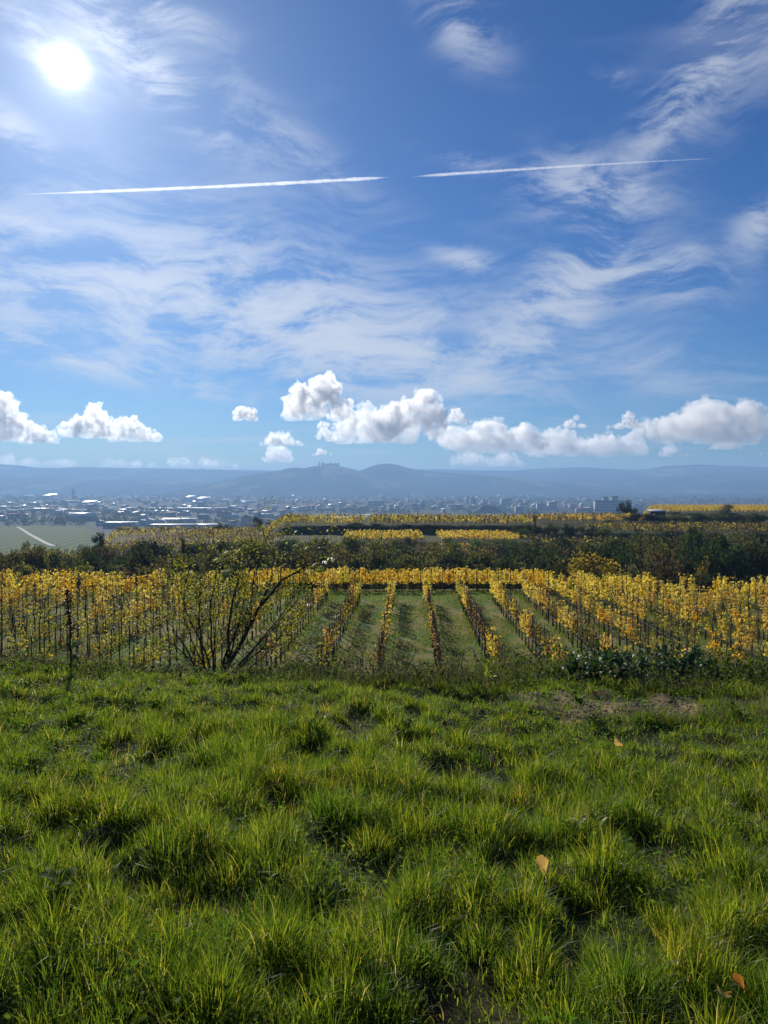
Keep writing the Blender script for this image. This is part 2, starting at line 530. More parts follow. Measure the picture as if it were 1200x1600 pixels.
# ------------------------------------------------------------------ hills
def hill_mat():
    m, t, out = new_mat('wooded_hillside')
    tc = t.n('ShaderNodeTexCoord')
    n = t.noise(t.mapping(tc.outputs['Object'], scale=(1, 0.5, 1)), 0.0022, 6, 0.62)
    n2 = t.noise(tc.outputs['Object'], 0.02, 3, 0.6)
    c = t.ramp(n, [(0.38, (0.022, 0.034, 0.020)), (0.54, (0.055, 0.07, 0.035)), (0.62, (0.24, 0.24, 0.13)), (0.70, (0.06, 0.07, 0.04))])
    c = t.mix(1.0, c, t.ramp(n2, [(0.3, (0.7, 0.7, 0.7)), (0.7, (1.3, 1.3, 1.3))]), 'MULTIPLY')
    b = t.n('ShaderNodeBsdfPrincipled'); b.inputs['Roughness'].default_value = 1.0
    b.inputs['Specular IOR Level'].default_value = 0.0
    t.link(c, b.inputs['Base Color']); t.link(b.outputs[0], out.inputs['Surface'])
    return m
HILL = hill_mat()

def ridge(pts, Y, depth_front, depth_back, seed, lo=-900, hi=2100, step=6.0):
    xs = np.arange(lo, hi, step)
    top = np.interp(xs, [p[0] for p in pts], [p[1] for p in pts])
    top = top + (fbm(xs * 0.013, xs * 0, o=4, seed=seed) - 0.5) * 2.2 + (fbm(xs * 0.15, xs * 0, o=2, seed=seed + 9) - 0.5) * 0.8
    zt = np.array([P(a, b, Y).z for a, b in zip(xs, top)])
    X = (xs - 600) / F * Y
    ts = np.concatenate([np.linspace(-1, 0, 30), np.linspace(0.1, 1, 8)])
    rows = []
    base = -80 + E
    for tt in ts:
        yy = Y + (tt * depth_front if tt < 0 else tt * depth_back)
        rise = np.cos(np.clip(abs(tt), 0, 1) * math.pi / 2) ** 1.25
        nz = (fbm(X * 0.0016 + 3, np.full_like(X, yy) * 0.0016, o=4, seed=seed + 2) - 0.5) * 2
        r = np.clip(rise * (1 + 0.45 * nz * (1 - rise)), 0, 1.0)
        rows.append(np.stack([X * yy / Y * 0 + X, np.full_like(X, yy), base + (zt - base) * r - (2 if abs(tt) > .98 else 0)], 1))
    V = np.concatenate(rows); n = len(xs)
    idx = np.arange(len(V)).reshape(len(ts), n)
    q = np.stack([idx[:-1, :-1], idx[:-1, 1:], idx[1:, 1:], idx[1:, :-1]], -1).reshape(-1, 4)
    return mesh_np('hills', V, q, HILL, True)

back_pts = [(-900, 728), (-300, 722), (0, 725), (30, 727), (55, 731), (115, 732), (130, 730.5), (190, 731.5), (280, 733), (400, 735), (500, 737), (640, 734), (800, 735.5), (850, 731.5), (900, 730), (940, 732), (1000, 733.5), (1040, 727.5), (1085, 726), (1120, 729), (1160, 728.5), (1200, 731), (1500, 726), (2100, 730)]
obj('hills', ridge(back_pts, 9600, 2600, 1500, 5), kind='structure', label='long hazy blue ridge across the horizon')
front_l = [(-900, 757), (-200, 748), (0, 744), (120, 748), (260, 752), (380, 756), (460, 760), (2100, 775)]
obj('hills', ridge(front_l, 7600, 1500, 1200, 15, hi=700), kind='structure', label='low wooded foothill at the left of the valley')
mount = [(250, 775), (330, 757), (380, 744), (430, 737), (448, 732), (462, 730), (476, 731.5), (497, 727.5), (530, 727.5), (545, 731), (562, 735.5), (600, 745), (660, 756), (760, 772)]
obj('hills', ridge(mount, 6400, 1100, 900, 25, 250, 760, 3.0), kind='structure', label='wooded hill carrying the abbey')
dome = [(470, 770), (520, 750), (555, 738), (570, 733.5), (582, 728), (594, 725), (606, 724), (618, 725.5), (632, 730), (660, 736), (720, 741), (800, 747), (900, 756), (1010, 772)]
obj('hills', ridge(dome, 7000, 1300, 900, 35, 470, 1010, 3.0), kind='structure', label='rounded dome hill beside the abbey hill')
front_r = [(560, 776), (680, 762), (800, 753), (900, 748), (1000, 746), (1100, 742), (1200, 740), (1500, 735), (2100, 745)]
obj('hills', ridge(front_r, 7900, 1700, 1200, 45, lo=560), kind='structure', label='lower wooded foothill at the right of the valley')

# ------------------------------------------------------------------ near grass
def blades(px, py, pz, length, width, lean_az, lean, curl, segs=3):
    """Blade strips: arrays over blades -> V, quads, tris."""
    n = len(px)
    ts = np.linspace(0, 1, segs + 1)
    dirx, diry = np.sin(lean_az), np.cos(lean_az)
    face = lean_az + math.pi / 2 + rng.normal(0, 0.7, n)
    wx, wy = np.sin(face), np.cos(face)
    per = 2 * segs + 1
    V = np.zeros((n, per, 3))
    for i, tt in enumerate(ts):
        bend = lean * tt + curl * tt * tt
        hx = length * (np.sin(bend) * tt * 0.9)
        hz = length * tt * np.cos(bend * 0.75)
        cx, cyy, cz = px + dirx * hx, py + diry * hx, pz + hz
        if i < segs:
            w = width * (1 - 0.75 * tt ** 1.6) * 0.5
            V[:, 2 * i] = np.stack([cx - wx * w, cyy - wy * w, cz], 1)
            V[:, 2 * i + 1] = np.stack([cx + wx * w, cyy + wy * w, cz], 1)
        else:
            V[:, 2 * i] = np.stack([cx, cyy, cz], 1)
    base = (np.arange(n) * per)[:, None]
    q = np.concatenate([base + np.array([[2 * i, 2 * i + 1, 2 * i + 3, 2 * i + 2]]) for i in range(segs - 1)])
    tr = base + np.array([[2 * segs - 2, 2 * segs - 1, 2 * segs]])
    return V.reshape(-1, 3), q, tr

def grass_material():
    m, t, out = new_mat('grass_blade')
    geo = t.n('ShaderNodeNewGeometry')
    col = t.ramp(geo.outputs['Random Per Island'], [(0.0, (0.055, 0.115, 0.012)), (0.40, (0.126, 0.194, 0.020)), (0.80, (0.232, 0.285, 0.032)),
                                                     (0.91, (0.29, 0.30, 0.040)), (0.97, (0.44, 0.36, 0.13)), (1.0, (0.54, 0.47, 0.28))])
    tuft = t.n('ShaderNodeAttribute', attribute_name='tuft')       # every tuft has its own cast
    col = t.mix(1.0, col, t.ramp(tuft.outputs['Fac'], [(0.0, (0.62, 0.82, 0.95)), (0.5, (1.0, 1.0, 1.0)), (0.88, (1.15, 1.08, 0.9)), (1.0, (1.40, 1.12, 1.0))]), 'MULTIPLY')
    b = t.n('ShaderNodeBsdfPrincipled')
    b.inputs['Roughness'].default_value = .42; b.inputs['Specular IOR Level'].default_value = .20
    t.link(col, b.inputs['Base Color'])
    tr = t.n('ShaderNodeBsdfTranslucent'); t.link(t.mix(1.0, col, (1.55, 1.50, 0.66), 'MULTIPLY'), tr.inputs['Color'])
    mx = t.n('ShaderNodeMixShader'); mx.inputs[0].default_value = .60
    t.link(b.outputs[0], mx.inputs[1]); t.link(tr.outputs[0], mx.inputs[2]); t.link(mx.outputs[0], out.inputs['Surface'])
    return m
GRASS = grass_material()

def in_frame(x, y, pad=1.0):
    return np.abs(x) < 0.56 * y + pad

def build_grass():
    parts = []
    # tussocks on a jittered lattice
    sp = 0.178
    gx, gy = np.meshgrid(np.arange(-8.5, 8.5, sp), np.arange(1.2, 11.6, sp))
    gx = (gx + rng.uniform(-.5, .5, gx.shape) * sp * 1.3).ravel(); gy = (gy + rng.uniform(-.5, .5, gy.shape) * sp * 1.3).ravel()
    ok = in_frame(gx, gy, 1.0) & (gy < 9.6 + 1.9 * sstep(0.4, 2.6, gx))
    gx, gy = gx[ok], gy[ok]
    pm = path_mask(gx, gy)
    clump = sstep(.36, .66, fbm(gx * 0.8, gy * 0.8, o=2, seed=61))
    hp = hump(gx, gy)
    size = (0.60 + 0.50 * sstep(.34, .64, hp)) * rng.uniform(.62, 1.22, len(gx))
    short = sstep(6.0, 7.6, gy + 0.4 * np.maximum(gx, 0)) * 0.5          # shorter turf near the brow
    size = size * (1 - short)
    hollow = 1 - sstep(.28, .40, hp)
    keep = rng.random(len(gx)) > np.maximum(np.maximum(pm * 0.97, 0.03), hollow * .75)
    gx, gy, size = gx[keep], gy[keep], size[keep]
    nb = (150 * size ** 1.3 * np.where(gy < 3.6, 1.25, np.where(gy < 5.5, 1.0, 0.75))).astype(int) + 14
    tid = np.repeat(np.arange(len(gx)), nb)
    n = len(tid)
    u = rng.random(n)
    rad = 0.128 * size[tid] * u ** .62
    th = rng.uniform(0, 2 * math.pi, n)
    x = gx[tid] + rad * np.sin(th); y = gy[tid] + rad * np.cos(th)
    az = th + rng.normal(0, 0.7, n)
    straw = rng.random(n)
    L = 0.180 * size[tid] ** 0.8 * rng.uniform(0.5, 1.15, n) * (1.08 - .35 * u)
    lean = 0.06 + 0.55 * u * rng.uniform(.3, 1.1, n)
    curl = rng.uniform(0.0, 0.75, n)
    W = rng.uniform(0.0030, 0.0058, n) * np.where(y > 5.5, 1.3, 1.0)
    parts.append(blades(x, y, H(x, y) - 0.012, L, W, az, lean, curl))
    tints = [np.repeat(np.clip(rng.normal(.45, .22, len(gx)), 0, 1)[tid], 7)]
    # short filling turf
    m = 210000
    y2 = 1.3 + (11.4 - 1.3) * rng.random(m) ** 0.70
    x2 = rng.uniform(-1, 1, m) * (0.56 * y2 + 1.0)
    kp = (rng.random(m) > path_mask(x2, y2) * 0.95) & (y2 < 9.7 + 1.9 * sstep(0.4, 2.6, x2))
    kp &= rng.random(m) < sstep(.26, .44, hump(x2, y2)) * .75 + .25
    x2, y2 = x2[kp], y2[kp]; m = len(x2)
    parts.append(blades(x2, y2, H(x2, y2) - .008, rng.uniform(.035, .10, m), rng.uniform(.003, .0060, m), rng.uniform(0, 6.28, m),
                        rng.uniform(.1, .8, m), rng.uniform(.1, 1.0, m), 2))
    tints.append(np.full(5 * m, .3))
    # flat dead thatch and long arching stems
    k = 5500
    y3 = 1.3 + 8.0 * rng.random(k) ** 0.75; x3 = rng.uniform(-1, 1, k) * (0.56 * y3 + .8)
    parts.append(blades(x3, y3, H(x3, y3) + .01, rng.uniform(.10, .26, k), rng.uniform(.002, .0035, k), rng.uniform(0, 6.28, k),
                        rng.uniform(.5, 1.2, k), rng.uniform(.2, .9, k), 3))
    tints.append(np.full(7 * k, .9))
    V, Q, T, off = [], [], [], 0
    for v, q, tr in parts:
        V.append(v); Q.append(q + off); T.append(tr + off); off += len(v)
    me = mesh_np('grass', np.concatenate(V), [np.concatenate(T), np.concatenate(Q)], GRASS, True)
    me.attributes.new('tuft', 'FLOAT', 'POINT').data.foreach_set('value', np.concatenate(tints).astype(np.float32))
    obj('grass', me, kind='stuff', label='tufted backlit green grass covering the foreground slope')
    print('grass blades', [len(p[2]) for p in parts], 'tris', sum(len(p[2]) + 2 * len(p[1]) for p in parts))

build_grass()

# low broad-leaved herbs woven through the turf (clover, chickweed) - uncountable
def leaf_cards(pts, size, tilt=1.0, aspect=0.62, r=None, normal=None, fold=0.12):
    """Diamond leaves (two folded triangles) at pts."""
    r = rng if r is None else r
    n = len(pts)
    size = np.broadcast_to(size, (n,))
    d = r.normal(0, 1, (n, 3)); d[:, 2] *= tilt
    d /= np.linalg.norm(d, axis=1)[:, None] + 1e-9
    u = r.normal(0, 1, (n, 3)); u -= d * (u * d).sum(1)[:, None]; u /= np.linalg.norm(u, axis=1)[:, None] + 1e-9
    w = np.cross(d, u)
    s = size[:, None]
    a = pts - d * s * .5; b = pts + d * s * .5
    c = pts + u * s * .5 * aspect + w * s * fold - d * s * .08
    e = pts - u * s * .5 * aspect + w * s * fold - d * s * .08
    V = np.stack([a, c, b, e], 1).reshape(-1, 3)
    base = (np.arange(n) * 4)[:, None]
    tri = np.concatenate([base + np.array([[0, 1, 2]]), base + np.array([[0, 2, 3]])])
    return V, tri

def build_herbs():
    n = 5200
    cx = rng.uniform(-1, 1, n); y = 1.6 + 7.9 * rng.random(n) ** .8
    x = cx * (0.56 * y + .6)
    k = (fbm(x * 1.1, y * 1.1, o=2, seed=71) + 0.12 * sstep(5.5, 8, y)) > 0.56
    x, y = x[k], y[k]
    pts = np.repeat(np.stack([x, y, H(x, y)], 1), 5, 0)
    pts += rng.normal(0, .03, pts.shape); pts[:, 2] += np.abs(rng.normal(.05, .025, len(pts)))
    V, T = leaf_cards(pts, rng.uniform(.018, .04, len(pts)), tilt=.35)
    me = mesh_np('clover', V, T, HERB)
    obj('clover', me, kind='stuff', label='small round green herb leaves scattered between the grass tufts')
HERB = foliage('herb_leaf', [(0, (0.06, 0.13, 0.03)), (.6, (0.10, 0.19, 0.035)), (1, (0.17, 0.24, 0.05))], trans=.5, tgain=(1.4, 1.4, .6), rough=.7, spec=.08)
build_herbs()

def broad_leaf_mesh(name, mat, L, W, teeth=0, curl=0.35, n=6, droop=0.6, wavy=0.0):
    """A single leaf blade with midrib fold, from the origin along +Y."""
    V, fc = [], []
    for i in range(n + 1):
        t = i / n
        w = W * 0.5 * math.sin(math.pi * min(1, t * 0.92 + 0.06)) ** 0.8
        if teeth: w *= 1.0 if i % 2 else 0.62
        if i == n: w = W * .02
        ang = droop * t * t
        y, z = L * t * math.cos(ang * .7), L * (t * 0.35 * math.cos(ang) + curl * t * (1 - t) - 0.25 * droop * t * t)
        wob = wavy * math.sin(i * 2.3) * W
        V += [(-w, y, z + .22 * w + wob), (0, y, z), (w, y, z + .22 * w - wob)]
    for i in range(n):
        a = 3 * i
        fc += [(a, a + 1, a + 4, a + 3), (a + 1, a + 2, a + 5, a + 4)]
    return mesh_np(name, np.array(V), np.array(fc), mat, True)

LEAF_FALLEN = foliage('fallen_leaf_ochre', [(0, (0.74, 0.46, 0.12)), (1, (0.78, 0.50, 0.14))], trans=.6, tgain=(1.1, 1.05, .9))
LEAF_ORANGE = foliage('fallen_leaf_orange', [(0, (0.70, 0.25, 0.03)), (1, (0.74, 0.30, 0.04))], trans=.6, tgain=(1.1, 1.0, .9))
def fallen_leaf(px, py, Y, size, mat, label, rz, lobes=7, tilt=(0.5, 0.1)):
    p = P(px, py, Y)
    mb = MB(); n = 28; V = [(0, 0, 0)]
    for i in range(n):
        th = 2 * math.pi * i / n
        r = size * .5 * (0.84 + 0.06 * math.cos(th * lobes) + 0.04 * math.sin(th * 11)) * (1.12 if math.cos(th) > 0.3 else .95)
        V.append((r * math.sin(th) * .85, r * math.cos(th), .16 * r * r / size + .10 * size * math.sin(th * 2)))
    fc = [(0, 1 + i, 1 + (i + 1) % n) for i in range(n)]
    o = root('fallen_leaf', (p.x, p.y, p.z), label, 'leaf', rz=rz)
    o.rotation_euler = (tilt[0], tilt[1], rz)
    mb.add(V, fc); me = mb.mesh('leaf_blade', mat, True)
    bl = obj('leaf_blade', me, o)
    mb = MB(); mb.tube([(0, -.2 * size, .004), (0.004, -.55 * size, .012), (0.014, -.85 * size, .006)], [.0022, .0016, .0014], 5)
    obj('leaf_stalk', mb.mesh('leaf_stalk', mat), o)

fallen_leaf(847, 1352, 3.15, 0.082, LEAF_FALLEN, 'ochre yellow fallen leaf lying on the grass, largest of the fallen leaves', 0.4, 5, (0.9, 0.25))
fallen_leaf(1130, 1551, 2.27, 0.062, LEAF_FALLEN, 'small yellow fallen leaf in the grass at the lower right corner', 1.9, 5, (0.6, -0.2))
fallen_leaf(1157, 1538, 2.31, 0.065, LEAF_ORANGE, 'orange fallen leaf in the grass at the lower right corner', 0.7, 5, (0.7, 0.3))
fallen_leaf(966, 1161, 5.1, 0.09, LEAF_FALLEN, 'pale tan fallen leaf in the grass below the bare soil', 2.4, 5, (0.9, -0.2))

# ------------------------------------------------------------------ vineyard
STAKE = plain('weathered_stake', (0.085, 0.065, 0.05), .85, .35, 8)
BARK = plain('vine_bark', (0.075, 0.052, 0.036), .95, .35, 25)
HOSE = plain('black_irrigation_hose', (0.03, 0.03, 0.03), .6)
VINE_COL = {
    'gold': [(0.0, (0.36, 0.20, 0.03)), (.15, (0.60, 0.42, 0.05)), (.55, (0.74, 0.56, 0.12)), (.85, (0.80, 0.65, 0.22)), (1, (0.44, 0.45, 0.12))],
    'orange': [(0.0, (0.28, 0.13, 0.025)), (.3, (0.64, 0.36, 0.04)), (.75, (0.78, 0.48, 0.06)), (1, (0.70, 0.52, 0.10))],
    'lime': [(0.0, (0.16, 0.16, 0.03)), (.35, (0.30, 0.31, 0.05)), (.7, (0.50, 0.45, 0.08)), (1, (0.70, 0.54, 0.10))],
    'brown': [(0.0, (0.07, 0.045, 0.028)), (.55, (0.13, 0.08, 0.04)), (.8, (0.25, 0.17, 0.05)), (1, (0.52, 0.40, 0.08))],
}
VINE_MAT = {k: foliage('vine_leaf_' + k, v, trans=.5, tgain=(1.3, 1.15, .6), rough=.55, per_object=.10) for k, v in VINE_COL.items()}
VINE_N = {'gold': 165, 'orange': 150, 'lime': 75, 'brown': 42}

def vine_leaf_points(kind, r, n=None):
    n = n or VINE_N[kind]
    # shoots: leaves gather along upright canes spread along the row
    k = max(5, n // 18)
    base = r.uniform(-.62, .62, k); topz = r.uniform(1.35, 2.02, k); lean = r.normal(0, .12, (k, 2))
    i = r.integers(0, k, n)
    lo = {'gold': .68, 'orange': .70, 'lime': .72, 'brown': .75}[kind]
    t = r.random(n) ** (.8 if kind in ('gold', 'orange') else .9)
    z = lo + (topz[i] - lo) * t
    x = base[i] + lean[i, 0] * t + r.normal(0, .09, n)
    y = lean[i, 1] * .7 * t + r.normal(0, .065 + .04 * t, n)
    return np.stack([x, y, z], 1)

def vine_foliage(kind, seed):
    r = np.random.default_rng(seed)
    pts = vine_leaf_points(kind, r)
    V, T = leaf_cards(pts, r.uniform(.085, .15, len(pts)), tilt=.8, aspect=.95, r=r, fold=.1)
    return mesh_np('vine_foliage', V, T, VINE_MAT[kind])

def vine_trunk(seed):
    r = random.Random(seed); mb = MB()
    w = [(r.uniform(-.02, .02), r.uniform(-.02, .02), -.05)]
    for i in range(1, 5): w.append((w[-1][0] + r.uniform(-.05, .05), w[-1][1] + r.uniform(-.03, .03), -.05 + i * .21))
    mb.tube(w, [.042, .035, .03, .028, .03], 6)
    top = w[-1]
    for s in (-1, 1):
        arm = [top, (top[0] + s * .2, top[1] + r.uniform(-.03, .03), top[2] + .10), (top[0] + s * .58, top[1] + r.uniform(-.03, .03), top[2] + .08)]
        mb.tube(arm, [.022, .017, .012], 5)
        for q in range(3):
            x0 = s * (.12 + .2 * q)
            mb.tube([(top[0] + x0, top[1], top[2] + .07), (top[0] + x0 + r.uniform(-.08, .08), r.uniform(-.08, .08), 1.35), (top[0] + x0 + r.uniform(-.18, .18), r.uniform(-.16, .16), r.uniform(1.6, 2.05))], [.009, .007, .004], 4)
    return mb.mesh('trunk', BARK)

def stake_mesh(seed):
    r = random.Random(seed); mb = MB(); h = 1.92
    mb.tube([(.06, 0, -.06), (.06 + r.uniform(-.02, .02), r.uniform(-.02, .02), h * .5), (.06 + r.uniform(-.05, .05), r.uniform(-.04, .04), h)], [.027, .026, .024], 6)
    return mb.mesh('stake', STAKE)

ORD = ['', 'first', 'second', 'third', 'fourth', 'fifth', 'sixth', 'seventh', 'eighth', 'ninth', 'tenth', 'eleventh', 'twelfth', 'thirteenth', 'fourteenth', 'fifteenth',
       'sixteenth', 'seventeenth', 'eighteenth', 'nineteenth', 'twentieth', 'twenty-first', 'twenty-second', 'twenty-third', 'twenty-fourth', 'twenty-fifth', 'twenty-sixth',
       'twenty-seventh', 'twenty-eighth', 'twenty-ninth', 'thirtieth']
ROW_A = R(1.8)
ROW_D = np.array([math.sin(ROW_A), math.cos(ROW_A)]); ROW_P = np.array([math.cos(ROW_A), -math.sin(ROW_A)])
ROW_GAP = 2.48

def kind_at(x, y, k):
    px = float(px_of(x, y)); r = random.random()
    g = 0.5 + 0.5 * mnoise.noise((x * .16, y * .11, 3.3)) + 0.22 * mnoise.noise((x * .5, y * .3, 7.1))
    front = max(0.0, min(1.0, (47.0 - y) / 9.0))          # the near ends of the rows have dropped most leaves
    if px < 250:
        if g > .50 + .20 * front and r < .85: return 'orange' if g > .72 else 'gold'
        return 'lime' if r < .62 else 'brown'
    if px < 470:
        return 'lime' if r < .52 else ('gold' if r < .70 - .15 * front else 'brown')
    if px < 800:
        if y > 50: return 'gold' if r < .58 else ('lime' if r < .8 else 'brown')
        if (k == 0 and g > .40) or g > .66: return 'gold' if r < .6 else 'lime'
        return 'brown' if r < .74 else ('lime' if r < .93 else 'gold')
    if px < 930:
        return 'gold' if r < (.75 if g > .5 else .25) else ('brown' if r < .80 else 'lime')
    if r < .82 - .58 * front: return 'gold'
    return 'orange' if r < .87 - .52 * front else ('lime' if r < .95 - .3 * front else 'brown')

def vine_spots():
    out = []
    for k in range(-20, 22):
        off = -1.17 + ROW_GAP * k
        s, j = 30.5 + random.uniform(0, .5), 0
        while s < 70:
            q = ROW_D * s + ROW_P * off
            x, y = float(q[0]), float(q[1])
            end = 66.0 if x < -11 else (58.0 if x < 13 else 63.0 - 0.30 * max(0, x - 13))
            if y > end: break
            s += random.uniform(1.08, 1.24)
            if abs(x) > 0.66 * y + 1.5: continue
            if random.random() < .045: continue
            j += 1
            out.append((x, y, k if abs(x) < 0.505 * y else 200, j, -ROW_A + math.pi / 2))
    # two rows across the back, behind the grass track
    for row, yy in enumerate((63.6, 65.6, 67.2)):
        x, j = -11.5, 0
        while x < 22:
            j += 1
            out.append((x, yy - 0.05 * max(0, x - 12), 100 + row, j, 0.0)); x += random.uniform(.85, 1.0)
    return out

def build_vineyard():
    fol = {k: [vine_foliage(k, 300 + 17 * i + n) for i in range(5)] for n, k in enumerate(VINE_COL)}
    trunks = [vine_trunk(i) for i in range(6)]
    stakes = [stake_mesh(i) for i in range(4)]
    spots = vine_spots()
    for i, s in enumerate(spots): pass
    order = sorted(range(len(spots)), key=lambda i: spots[i][1] + (0 if spots[i][2] < 99 else 1000))
    near, far = order[:300], order[300:]
    seen_in_row = {}
    word = {'gold': 'golden yellow', 'orange': 'orange yellow', 'lime': 'sparse yellow-green', 'brown': 'nearly bare brown'}
    hn = dict(zip(near, H(np.array([spots[i][0] for i in near]), np.array([spots[i][1] for i in near]))))
    for i in near:
        x, y, k, j, rz = spots[i]
        kd = kind_at(x, y, k)
        c = seen_in_row[k] = seen_in_row.get(k, 0) + 1
        if k == 0: where = 'row facing the viewer in the middle'
        else: where = f'{ORD[abs(k)]} row {"left" if k < 0 else "right"} of the middle one'
        lab = f'{word[kd]} grapevine, {where}, {ORD[c]} from the front'
        o = root('grapevine', (x, y, float(hn[i]) - .02), lab, 'grapevine', 'grapevines of the near vineyard', rz + random.uniform(-.06, .06) + (math.pi if random.random() < .5 else 0))
        sc_ = random.uniform(.93, 1.07); o.scale = (1, 1, sc_)
        obj('trunk', random.choice(trunks), o)
        obj('stake', random.choice(stakes), o)
        obj('vine_foliage', random.choice(fol[kd]), o)
    # everything farther: one mass
    mats = [BARK, STAKE] + [VINE_MAT[k] for k in VINE_COL]
    mi = {k: 2 + i for i, k in enumerate(VINE_COL)}
    V, T, M, off = [], [], [], 0
    jobs, sticks = [], []
    def add_leaves(x, y, rz, kd, n, size, zs=1.0): jobs.append((x, y, rz, kd, n, size, zs))
    def add_stick(x, y, h, r, m): sticks.append((x, y, h, r, m))
    for i in far:
        x, y, k, j, rz = spots[i]
        kd = kind_at(x, y, k) if k < 99 or k == 200 else ('gold' if random.random() < .72 else random.choice(['orange', 'lime', 'orange']))
        add_leaves(x, y, rz, kd, int(VINE_N[kd] * (.8 if k < 99 or k == 200 else 1.35)), (.11, .19), random.uniform(.9, 1.05))
        add_stick(x, y, random.uniform(1.8, 2.05), .026, 1)
        add_stick(x + .1, y, .85, .03, 0)
    # terraced vineyards beyond the gully: (x0, x1, y0, y1, row gap, along-x?, palette)
    blocks = [
        (-9.5, 10.5, 191, 214, 2.4, True, ('gold', 'gold', 'lime', 'orange'), 1.0),
        (15.0, 35.0, 192, 214, 2.4, True, ('gold', 'orange', 'gold', 'gold'), 1.25),
        (-37, -6.0, 222, 262, 3.2, True, ('gold', 'lime', 'brown'), .6),
        (-4, 44, 222, 262, 3.0, True, ('lime', 'gold', 'brown', 'brown'), .8),
        (48, 92, 246, 288, 3.2, True, ('orange', 'brown', 'gold', 'brown'), .8),
        (36, 60, 180, 203, 3.4, True, ('lime', 'brown'), .45), (14, 36, 172, 184, 3.0, True, ('orange', 'brown', 'lime'), .8),
        (62, 140, 209, 238, 3.0, True, ('brown', 'brown', 'lime', 'brown'), .7),
        (120, 290, 346, 460, 6.0, True, ('gold', 'gold', 'orange'), 1.3),
        (-66, -26, 168, 320, 5.5, True, ('brown', 'brown', 'brown', 'lime'), .45),
        (-150, -50, 240, 325, 5.5, True, ('brown', 'brown', 'lime', 'brown', 'gold'), .4),
        (-78, -52, 149, 176, 3.2, False, ('lime', 'brown'), .35),
        (-30, -10, 150, 186, 3.4, True, ('brown', 'lime'), .5),
    ]
    for x0, x1, y0, y1, gap, along, pal, dn in blocks:
        rows = np.arange(y0 + .5, y1, gap) if along else np.arange(x0, x1, gap)
        for rr in rows:
            s = x0 if along else y0
            e = x1 if along else y1
            while s < e:
                x, y = (s, rr) if along else (rr, s)
                x += random.uniform(-.2, .2); y += random.uniform(-.2, .2)
                px = float(px_of(x, y))
                step = 1.25 * max(1.0, y / 210.0)
                s += step
                if px < -160 or px > 1360: continue
                kd = random.choice(pal)
                if random.random() < .05: continue
                add_leaves(x, y, 0 if along else math.pi / 2, kd, int(22 * dn), (.28, .52), random.uniform(.85, 1.0))
                if random.random() < .5: add_stick(x, y, 1.9, .045, 1)
    for kd in VINE_COL:
        J = [j for j in jobs if j[3] == kd]
        n = np.array([j[4] for j in J]); idx = np.repeat(np.arange(len(J)), n); N = len(idx)
        bx, by, brz, bz = (np.array([j[q] for j in J]) for q in (0, 1, 2, 6))
        s0 = np.array([j[5][0] for j in J])[idx]; s1 = np.array([j[5][1] for j in J])[idx]
        hz = H(bx, by)
        cane = rng.integers(0, 6, N); seedv = (idx * 6 + cane)
        hv = lambda q: _hash(seedv, seedv * 0 + q, seedv * 0, 7)
        t = rng.random(N) ** .8
        lo, top = .70, 1.35 + .65 * hv(1)
        lx = (hv(2) - .5) * 1.25 + (hv(3) - .5) * .4 * t + rng.normal(0, .09, N)
        ly = (hv(4) - .5) * .4 * t + rng.normal(0, .08, N)
        c, sn = np.cos(brz[idx]), np.sin(brz[idx])
        q = np.stack([lx * c - ly * sn + bx[idx], lx * sn + ly * c + by[idx], (lo + (top - lo) * t) * bz[idx] + hz[idx]], 1)
        v, tr = leaf_cards(q, s0 + (s1 - s0) * rng.random(N), .8, .95)
        V.append(v); T.append(tr + off); M.append(np.full(len(tr), mi[kd])); off += len(v)
    S = np.array(sticks); hz = H(S[:, 0], S[:, 1]); n = len(S)
    tri3 = np.array([(-1, -.6), (1, -.6), (0, 1)])
    lean = rng.normal(0, .03, (n, 2))
    v = np.zeros((n, 6, 3))
    for q in range(3):
        v[:, q, :2] = S[:, :2] + S[:, 3:4] * tri3[q]; v[:, q, 2] = hz - .05
        v[:, q + 3, :2] = S[:, :2] + S[:, 3:4] * tri3[q] + lean; v[:, q + 3, 2] = hz + S[:, 2]
    ft = np.array([[0, 1, 4], [0, 4, 3], [1, 2, 5], [1, 5, 4], [2, 0, 3], [2, 3, 5]])
    tr = (np.arange(n) * 6)[:, None, None] + ft[None]
    V.append(v.reshape(-1, 3)); T.append(tr.reshape(-1, 3) + off); M.append(np.repeat(S[:, 4], 6))
    me = mesh_np('distant_grapevines', np.concatenate(V), np.concatenate(T), mats, False, np.concatenate(M))
    obj('distant_grapevines', me, kind='stuff', label='yellow autumn grapevines filling the farther rows and terraces')
    print('vines', len(spots), 'far tris', sum(len(t) for t in T))

build_vineyard()

def build_hoses():
    for k in range(-13, 15):
        off = -1.17 + ROW_GAP * k
        ss = np.arange(30.6, 60, 1.6)
        qx, qy = ROW_D[0] * ss + ROW_P[0] * off, ROW_D[1] * ss + ROW_P[1] * off
        ok = np.abs(qx) < .52 * qy + .5
        pts = list(zip(qx[ok], qy[ok], H(qx, qy)[ok] + .52 + .04 * np.sin(ss[ok] * 2.1 + k)))
        if len(pts) < 3: continue
        mb = MB(); mb.tube(pts, .013, 5)
        lab = 'black drip hose along the middle vine row facing the viewer' if k == 0 else f'black drip hose strung along the {ORD[abs(k)]} vine row {"left" if k < 0 else "right"} of the middle one'
        obj('drip_hose', mb.mesh('drip_hose', HOSE), label=lab, cat='hose', group='drip hoses of the near vineyard')
build_hoses()

